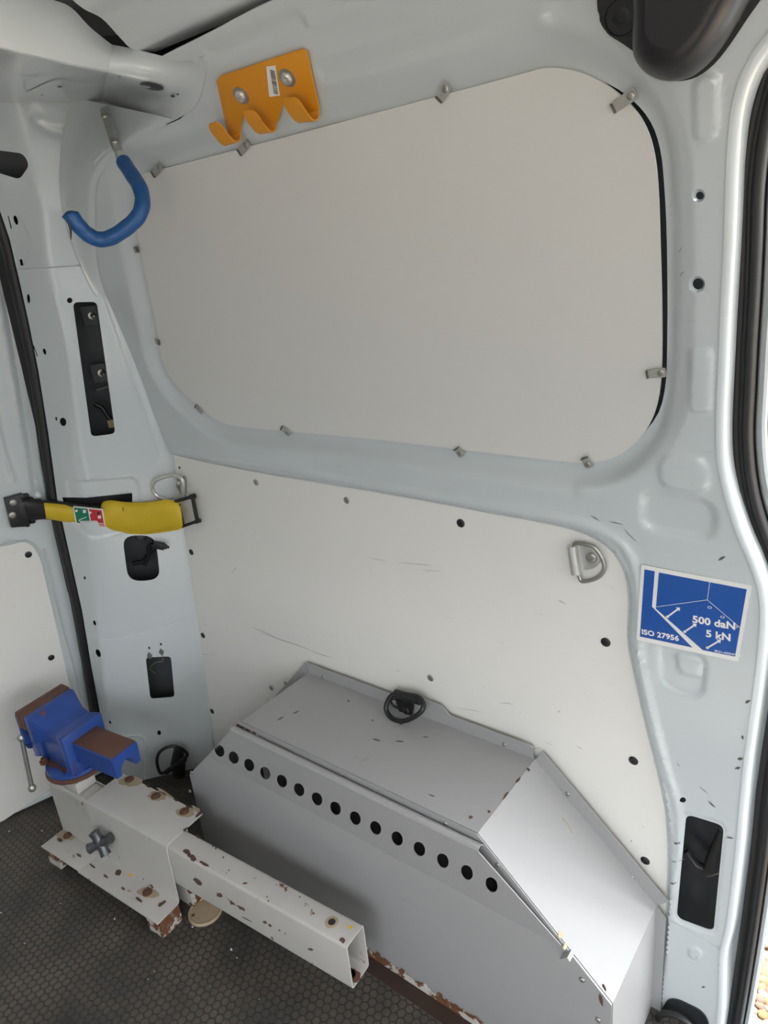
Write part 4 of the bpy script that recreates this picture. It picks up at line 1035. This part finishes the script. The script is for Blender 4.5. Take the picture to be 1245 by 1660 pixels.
# domed body: rings shrinking towards the camera
outl = smooth([(1042,-80),(1043,0),(1042,60),(1046,82),(1062,103),(1085,115),(1110,117),(1135,110),(1160,90),(1180,65),(1205,25),(1228,-15),(1270,-80)], n=4)
O2 = np.array([onfr(cf, *p) for p in outl]); cc = np.array(onfr(cf, 1135, -70)); rows = []
for t in np.linspace(0, 1, 12):
    sc2 = 1-.45*(1-math.cos(t*math.pi/2)); hh = .010+.055*math.sin(t*math.pi/2)
    rows.append([cf.p(*(cc+(p-cc)*sc2), hh) for p in O2])
dome = loft('domed_body', rows, m_cover, tcv, closed=True)
capc = rows[-1]; mesh('domed_top', capc, [tuple(range(len(capc)))], m_cover, dome, False)
u, v = onfr(cf, 1013, 22)
lathe('bolt_recess', Fr(cf.p(u, v, .010), cf.U, None, N=cf.N), [(.018, 0), (.0175, .0015), (.0155, .0015), (.014, -.002), (.009, -.004), (.0085, .0), (.005, .0005), (.004, -.003), (0, -.003)], m_black, tcv, 24)

# =================================================================== TOOL MOUNT + sliding tube + vice
a4 = math.radians(4); TU = np.array([math.cos(a4), math.sin(a4), 0]); TW = np.array([-math.sin(a4), math.cos(a4), 0])
tf = Fr((-1.096, -.355, 0), TU, TW)
tm = empty('tool_mount', tuple(tf.p(-.2, .05, 0))); tag(tm, 'white rust-stained steel vice mount on feet with a square tube sliding out', 'mount')
def hat(name, pts, u0, u1, mt, th=.003):
    """extrude open section (w,z) along u"""
    rows = [[tf.p(u, w, z) for w, z in pts] for u in (u0, u1)]
    o = loft(name, rows, mt, tm); mods(o, th, True, 0); return o
ar = [( -.060,.051),(-.010,.051),(-.004,.053),(-.002,.060),(.0,.190),(.002,.197),(.008,.200),(.098,.200)]
hat('socket_front', ar, -.268, 0, m_tool)
prism('socket_front_plate', Fr(tf.p(0, 0, 0), TU, (0, 0, 1)), [(-.415,.051),(-.266,.051),(-.266,.188),(-.415,.180)], -.0035, 0, m_tool, tm)
box('foot_flange', tf, -.415, -.266, -.058, 0, .0495, .0525, m_tool, tm, .0005)
hat('socket_back', [(.054,.198),(.055,.060),(.060,.051),(.10,.051)], -.415, 0, m_tool)
for u0 in (-.41, -.05):
    prism('mount_foot', Fr(tf.p(u0, -.052, 0), TU, TW), [(0, .0), (.045, 0), (.045, .05), (0, .05)], 0, .048, m_rustyw, tm, bev=.001)
prism('mount_foot', Fr(tf.p(-.05, .03, 0), TU, TW), [(0, .0), (.045, 0), (.045, .05), (0, .05)], 0, .048, m_rustyw, tm, bev=.001)
def bolt_at(x, y, z, r=.0105):
    P = atZ(x, y, z); f_ = Fr(P, TU, TW); b_ = lathe('bolt', f_, [(r, 0), (r*.95, .003), (r*.6, .005), (0, .0055)], m_rust, tm, 14); return b_
for (x, y) in ((210,1264),(253,1291),(299,1316)): bolt_at(x, y, .2015)['label'] = 'rusted bolt head'
for (x, y) in ((110,1355),(239,1447)): bolt_at(x, y, .0530)
mountT = Fr((0, 0, .2016), (1, 0, 0), (0, 1, 0)); mountL = Fr((0, 0, .0530), (1, 0, 0), (0, 1, 0))
m_stain = mat('rust stain', (.36, .29, .20), .7, noise=.6, nscale=60)
chips('rust_stains', mountT, [(212,1266,20,9,-.1),(254,1291,16,8,0),(299,1317,17,8,0),(318,1312,9,4,.5),(270,1288,20,3,.55)], m_stain, tm, .0002, .0002, 5)
chips('rust_patches', mountL, [(248,1432,18,4,.75),(262,1440,10,3,.6),(105,1338,12,4,-.2),(192,1415,5,5,0)], m_chip, tm, .0004, .0003, 6)
chips('rust_patches', mountL, [(150,1404,7,2,.65),(172,1421,5,2,.6),(128,1387,5,2,.6),(225,1458,8,2.5,.6),(200,1441,4,2,.6),(97,1362,5,3,.7),(262,1466,9,3,-.7)], m_chip, tm, .0004, .0003, 16)
chips('rust_patches', mountT, [(322,1320,7,3,-.7),(305,1308,5,2,.55),(285,1297,4,2,.5),(300,1345,5,2,-.6),(240,1275,4,1.5,.5)], m_chip, tm, .0004, .0003, 17)
chips('rust_patches', mountL, [(108,1354,18,8,.1),(240,1447,19,9,.1)], m_stain, tm, .0002, .0001, 9)
chips('yellow_mark', mountL, [(216,1418,11,4,.1)], m_mark, tm, .0006, .0003, 7)
# sliding tube
stb = empty('sliding_tube', tuple(tf.p(.2, .03, .1)))
stb.parent = tm; stb.matrix_parent_inverse = Matrix.Translation(tm.location).inverted(); tag(stb, label='long hollow grey tube with chipped paint')
def tubebox(name, u0, u1, w0, w1, z0, z1_, th, mt, parent):
    bm = bmesh.new(); rad = .006
    def sect(ins):
        r_ = max(rad-ins, .001)
        return roundpoly([(w0+ins, z0+ins), (w1-ins, z0+ins), (w1-ins, z1_-ins), (w0+ins, z1_-ins)], r_, 4)
    so_, si_ = sect(0), sect(th); n = len(so_)
    L4 = [[bm.verts.new(tuple(tf.p(u, w, z))) for w, z in s_] for u, s_ in ((u0, so_), (u1, so_), (u1, si_), (u0, si_))]
    for k in range(4):
        A_, B_ = L4[k], L4[(k+1) % 4]
        for i in range(n): bm.faces.new((A_[i], A_[(i+1) % n], B_[(i+1) % n], B_[i]))
    return frommesh(name, bm, mt, parent, sharp=40)
tb = tubebox('tube_body', -.41, .448, .002, .052, .098, .1975, .0028, m_tool, stb)
tF = Fr(tf.p(0, .002, 0), TU, (0, 0, 1)); tT = Fr(tf.p(0, 0, .1977), TU, TW)
chips('paint_chips', tT, [(303,1381,8,4,.4),(313,1391,9,5,.5),(331,1401,10,3,.5),(322,1357,3,2,.6),(397,1432,4,1.5,0),(486,1454,2,1,0),(350,1375,2,2,0),(362,1390,1.5,1.5,0),(371,1411,1.5,1.5,0),(345,1372,1.2,1.5,0),(556,1524,5,5,0)], m_chip, stb, .0002, .0003, 11)
chips('paint_chips', tF, [(320,1429,10,4,.6),(356,1451,6,4,.5),(377,1464,6,2.5,.6),(391,1472,9,2.5,.5),(430,1495,4,2,.6),(438,1500,4,2,.6),(453,1508,2,1.5,0),(504,1539,5,2,.3),(462,1513,1.5,1,0),(400,1490,9,.8,.5)], m_chip, stb, .0002, .0003, 12)
u, v = onfr(tT, 538, 1495)
lathe('bolt_hole', Fr(tT.p(u, v, 0), tT.U, None, N=(0, 0, 1)), [(.0068, .0006), (.0066, .0009), (0, .0009)], m_ink, stb, 16)
lathe('hole_rim', Fr(tT.p(u, v, .0003), tT.U, None, N=(0, 0, 1)), [(.012, 0), (.0115, .0008), (.0068, .0008), (.0065, 0)], m_stain, stb, 16)
chips('yellow_mark', tT, [(567,1503,5,3,-.2)], m_mark, stb, .0004, .0003, 13)
chips('inner_rust', Fr(tf.p(0, 0, .1012), TU, TW), [(575,1582,12,10,.9),(568,1578,10,8,.9)], m_rustb, stb, .0002, .0008, 14)
# cross knob
kb = atY(163, 1366, -.395); kf = Fr(kb, (1, 0, 0), None, N=(.55, -.85, .30))
kn = empty('star_knob', tuple(kb)); kn.parent = tm; kn.matrix_parent_inverse = Matrix.Translation(tm.location).inverted(); tag(kn, label='grey cast four-lobed knob')
bm = bmesh.new()
for k, (l, r0) in enumerate(((.028, .0085),)*4):
    t = math.radians(35+90*k); tube('', [kf.p(0, 0, 0), kf.p(math.cos(t)*l*.6, math.sin(t)*l*.6, .002), kf.p(math.cos(t)*l, math.sin(t)*l, .003)], 0, None, rs=[.013, .0100, .0118], bm=bm)
frommesh('knob_body', bm, m_knob, kn)
lathe('knob_hub', kf, [(.0, .011), (.008, .010), (.011, .004), (.010, -.006)], m_knob, kn, 14)
tube('threaded_stud', [kf.p(0, 0, -.004), tf.p(-.235, .0, .115)], .005, m_steel, kn, 10)
lathe('stud_nut', Fr(tf.p(-.218, -.0035, .125), TU, None, N=-TW), [(.011, 0), (.011, .006), (.006, .0065), (.006, .010), (0, .010)], m_tool, tm, 6)

# ---- vice
vb = np.array([-1.468, -.340, .235]); av = math.radians(7)
VU = np.array([math.cos(av), math.sin(av), 0]); VW = np.array([-math.sin(av), math.cos(av), 0])
vf = Fr((-1.455, -.332, 0), VU, VW)
vi = empty('bench_vice', (-1.455, -.332, .215)); tag(vi, 'blue cast-iron bench vice with rusty jaws and slide bolted on the mount', 'vice')
pk_ = box('packing_block', tf, -.405, -.300, .004, .052, .2, .228, m_tool, tm, .002); pk_['label'] = 'white spacer block under the vice'
lathe('swivel_base', Fr(vf.p(0, 0, .2285), VU, VW), [(0, 0), (.066, 0), (.068, .003), (.068, .007), (.064, .010), (0, .010)], m_rustb, vi, 36)
lathe('base_flange', Fr(vf.p(0, 0, .2388), VU, VW), [(0, 0), (.063, 0), (.065, .003), (.064, .010), (.056, .013), (.045, .016), (0, .016)], m_blue, vi, 36)
chips('rust_patches', Fr((0, 0, .256), (1, 0, 0), (0, 1, 0)), [(88,1238,12,7,.2),(104,1248,14,5,.2)], m_rustb, vi, .0002, .0006, 21)
def vsec(name, secs, mt, n0bev=.003):
    """secs: list of (u, w0, w1, z0, z1) cross boxes lofted along u"""
    bm = bmesh.new(); rows = []
    for (u, w0, w1, z0, z1_) in secs:
        rows.append([bm.verts.new(tuple(vf.p(u, w, z))) for w, z in ((w0, z0), (w1, z0), (w1, z1_), (w0, z1_))])
    for A_, B_ in zip(rows, rows[1:]):
        for i in range(4): bm.faces.new((A_[i], A_[(i+1) % 4], B_[(i+1) % 4], B_[i]))
    bm.faces.new(rows[0][::-1]); bm.faces.new(rows[-1])
    bmesh.ops.recalc_face_normals(bm, faces=bm.faces)
    if n0bev: bmesh.ops.bevel(bm, geom=bm.edges[:], offset=n0bev, segments=2, affect='EDGES', profile=.5, clamp_overlap=True)
    return frommesh(name, bm, mt, vi, sharp=30)
# body pedestal and rear jaw horn
vsec('body', [(-.060, -.034, .034, .245, .335), (-.02, -.036, .036, .245, .340), (.058, -.040, .040, .245, .338)], m_blue)
vsec('shoulder_collar', [(.046, -.052, .052, .258, .355), (.064, -.052, .052, .258, .357)], m_blue, .004)
vsec('jaw_horn', [(-.048, -.060, .060, .320, .388), (-.034, -.060, .060, .320, .388), (-.020, -.055, .055, .325, .380), (.008, -.046, .046, .325, .362), (.032, -.044, .044, .325, .356), (.050, -.050, .050, .330, .357)], m_blue, .003)
vsec('fixed_jaw_plate', [(-0.0630, -.060, .060, .350, .392), (-0.0480, -.060, .060, .350, .390)], m_rustb, .0015)
vsec('moving_jaw_plate', [(-0.0780, -.060, .060, .350, .392), (-0.0635, -.060, .060, .350, .392)], m_rustb, .0015)
vsec('moving_jaw', [(-0.1080, -.030, .030, .262, .330), (-0.1020, -.045, .045, .270, .350), (-0.0880, -.058, .058, .300, .384), (-0.0785, -.058, .058, .300, .388)], m_blue, .004)
vsec('moving_jaw_skirt', [(-0.0930, -.040, .040, .250, .305), (-0.0580, -.040, .040, .262, .305)], m_blue, .003)
# ribs at the side
for w0 in (-.040, .034): vsec('side_rib', [(-.062, w0, w0+.008, .245, .350), (-.052, w0, w0+.008, .245, .350)], m_blue, .002)
# slide: inverted U channel
bm = bmesh.new(); U0, U1 = .02, .195
arch = [(.019*math.cos(t), .290+.022*math.sin(t)) for t in np.linspace(0, math.pi, 9)]
secp = [(.032, .283), (.033, .330), (.030, .334), (-.030, .334), (-.033, .330), (-.032, .283), (-.019, .283)] + arch[::-1] + [(.019, .283)]
rws = [[bm.verts.new(tuple(vf.p(u, w, z))) for w, z in secp] for u in (U0, U1)]
n = len(secp)
for i in range(n): bm.faces.new((rws[0][i], rws[0][(i+1) % n], rws[1][(i+1) % n], rws[1][i]))
bm.faces.new(rws[0][::-1]); bm.faces.new(rws[1])
sld = frommesh('slide', bm, m_blue, vi, sharp=30)
stp = box('slide_top', vf, U0+.02, U1-.002, -.0315, .0315, .3335, .3352, m_rustb, sld, .0006); stp['label'] = 'bare rusty top face of the slide'
lathe('lead_screw', Fr(vf.p(-.12, 0, .300), VW, None, N=VU), [(0, 0), (.010, 0), (.010, .26), (0, .26)], m_rustb, vi, 14)
lathe('screw_head', Fr(vf.p(-.148, 0, .300), VW, None, N=VU), [(0, 0), (.013, .0), (.015, .004), (.015, .028), (.011, .032), (0, .032)], m_blue, vi, 18)
hb0, hb1 = vf.p(-.175, -.035, .345), vf.p(-.175, -.035, .20)
tube('tommy_bar', [vf.p(-.088, -.058, .318), vf.p(-.088, -.070, .190)], .0052, m_steel, vi, 12)
for q_ in (vf.p(-.088, -.058, .318), vf.p(-.088, -.070, .186)):
    lathe('bar_knob', Fr(q_+np.array([0, 0, -.008]), VU, VW), [(0, 0), (.006, .001), (.009, .006), (.009, .011), (.006, .016), (0, .017)], m_steel, vi, 14)
for (x, y) in ((64,1176),): pass
lathe('clamp_bolt', Fr(vf.p(-.045, -.047, .2545), VU, VW), [(.010, 0), (.010, .007), (.006, .008), (.006, .014), (0, .014)], m_rust, vi, 8)
lathe('clamp_bolt', Fr(vf.p(.047, -.045, .2525), VU, VW), [(.010, 0), (.010, .007), (.006, .008), (.006, .012), (0, .012)], m_blue, vi, 8)

# =================================================================== bits on the floor
lid = empty('tan_lid', tuple(atZ(332, 1480, 0))); tag(lid, 'round tan embossed plastic lid on the floor under the sliding tube', 'lid')
lf = Fr(atZ(333, 1478, 0.0), (1, 0, 0), (0, 1, 0))
lathe('lid_disc', lf, [(0, .004), (.026, .004), (.030, .0035), (.032, .006), (.0345, .006), (.036, .003), (.036, 0), (0, 0)], m_tan, lid, 36)
bm = bmesh.new(); random.seed(4)
for r_ in (.010, .016, .022):
    k = int(r_*900)
    for i in range(k):
        t = 2*math.pi*i/k; f_ = Fr(lf.p(r_*math.cos(t), r_*math.sin(t), .0042), (math.cos(t), math.sin(t), 0), (-math.sin(t), math.cos(t), 0))
        if random.random() < .75: bm_box(bm, f_, -.0014, .0014, -.0008*random.uniform(.6, 1.6), .0008, 0, .0008)
tag(frommesh('embossed_marks', bm, m_stain, lid, False), kind='stuff')
lathe('lid_dimple', Fr(lf.p(-.012, -.022, .0042), lf.U, lf.V), [(0, .0004), (.0035, .0004), (.004, 0)], m_chip, lid, 12)
bm = bmesh.new(); random.seed(12)
fl_pts = [(375,1540,7),(384,1553,4),(186,1490,5),(68,1347,5),(100,1398,4),(15,1348,5),(98,1465,3),(40,1530,3),(190,1350,3),(2,1480,4),(250,1575,3),(240,1588,3),(485,1580,2),(312,1503,5),(60,1420,2),(130,1600,2),(340,1600,2),(420,1620,2)]
for (x, y, s_) in fl_pts:
    P = atZ(x, y, .0006); r_ = s_/1700
    k = 7; pl = [P+np.array([r_*random.uniform(.5, 1.3)*math.cos(2*math.pi*i/k), .6*r_*random.uniform(.5, 1.3)*math.sin(2*math.pi*i/k), random.uniform(0, .0012)]) for i in range(k)]
    v1 = [bm.verts.new(tuple(p)) for p in pl]; v2 = [bm.verts.new(tuple(p+np.array([0, 0, .0006]))) for p in pl]
    bm.faces.new(v2); bm.faces.new(v1[::-1])
    for i in range(k): bm.faces.new((v1[i], v1[(i+1) % k], v2[(i+1) % k], v2[i]))
pf = frommesh('paint_flakes', bm, m_white, None, False); tag(pf, 'tiny pale paint flakes scattered on the dark floor', 'debris', kind='stuff')

# =================================================================== outside: gravel and far things
gz = -.52
m_gr = mat('gravel ground', (.20, .16, .11), .9, noise=.6, nscale=30)
gr = box('ground', Fr((0, 0, 0), (1, 0, 0), (0, 1, 0)), -6, 8, -8, 8, gz-.05, gz, m_gr, None, 0); tag(gr, kind='structure', label='golden gravel ground outside the van')
gcols = [mat('golden stone', (.22, .145, .060), .8, noise=.4, nscale=20), mat('pale stone', (.26, .225, .18), .8, noise=.3, nscale=20), mat('pink stone', (.21, .12, .08), .8, noise=.4, nscale=20), mat('cream stone', (.26, .185, .095), .8, noise=.3, nscale=20)]
smesh = []
for k in range(8):
    bm = bmesh.new(); bmesh.ops.create_icosphere(bm, subdivisions=1, radius=1)
    for v in bm.verts: v.co *= random.uniform(.75, 1.15)
    me = bpy.data.meshes.new('stone'); bm.to_mesh(me); bm.free(); me.shade_smooth(); me.materials.append(gcols[k % 4]); smesh.append(me)
random.seed(77)
corn = [atZ(*p, gz) for p in [(1225,1330),(1290,1330),(1260,1760),(1180,1760)]]
def ptin():
    s_, t_ = random.random(), random.random(); return (corn[0]*(1-s_)+corn[1]*s_)*(1-t_)+(corn[3]*(1-s_)+corn[2]*s_)*t_
placed = []
tries = 0
while len(placed) < 290 and tries < 20000:
    tries += 1; P = ptin()
    if all((P[0]-q[0])**2+(P[1]-q[1])**2 > .016**2 for q in placed):
        placed.append(P); o = bpy.data.objects.new('stone', smesh[random.randrange(8)]); COL.objects.link(o)
        s_ = random.uniform(.011, .019); o.scale = (s_*1.2, s_, s_*.6); o.location = (P[0], P[1], gz+s_*.3); o.rotation_euler = (random.uniform(-.3, .3), random.uniform(-.3, .3), random.uniform(0, 6.3))
        o.parent = gr

# further loose gravel around the counted stones
ico = bmesh.new(); bmesh.ops.create_icosphere(ico, subdivisions=1, radius=1); iv = np.array([v.co[:] for v in ico.verts]); ifc = np.array([[v.index for v in f.verts] for f in ico.faces]); ico.free()
for k in range(4):
    n_ = 900; V = []; F = []
    X_ = rng.uniform(-.6, 1.3, n_); Y_ = rng.uniform(.16, 1.9, n_); R_ = rng.uniform(.011, .02, n_)
    for j in range(n_):
        F.append(ifc + len(V)*len(iv)); V.append(iv*(R_[j]*np.array([1.2, 1, .6])*rng.uniform(.8, 1.15, (len(iv), 3))) + [X_[j], Y_[j], gz+R_[j]*.25])
    tag(mesh('gravel', np.concatenate(V), np.concatenate(F), gcols[k], gr, True), kind='stuff')
# pale panel with a dark fitting beyond the door opening
uf = Fr(atY(1262, 640, .42), (1, 0, 0), (0, 0, 1))
du = empty('open_panel', tuple(uf.p(.3, -1.2, -.03))); tag(du, 'pale panel with dark fitting and metal knob seen past the seal at the right edge', 'panel')
(ux0, uz0), (ux1, uz1) = onfr(uf, 1236, 1290), onfr(uf, 1233, 250)
prism('panel_sheet', uf, roundpoly([(ux0, uz0), (ux0+.55, uz0), (ux0+.55, uz1), (ux0, uz1)], .03), -.035, -.006, m_paint, du, bev=.003)
for u_ in (.25, .5): box('leg', Fr(uf.p(ux0+u_, 0, -.02), (1, 0, 0), (0, 1, 0)), -.015, .015, -.015, .015, gz-uf.O[2], uz0+.02, m_steel, du, .002)
prism('housing', uf, roundpoly([onfr(uf, *p) for p in [(1236,528),(1330,540),(1330,735),(1233,722)]], .012), -.006, .012, m_cover, du, bev=.003)
prism('grey_band', uf, roundpoly([onfr(uf, *p) for p in [(1237,440),(1330,448),(1330,530),(1236,522)]], .01), -.006, .006, m_dark, du, bev=.002)
lathe('knob', Fr(uf.p(*onfr(uf, 1243, 690), .012), (1, 0, 0), None, N=(0, -1, 0)), [(.010, 0), (.010, .008), (.013, .012), (.011, .018), (0, .020)], m_steel, du, 16)
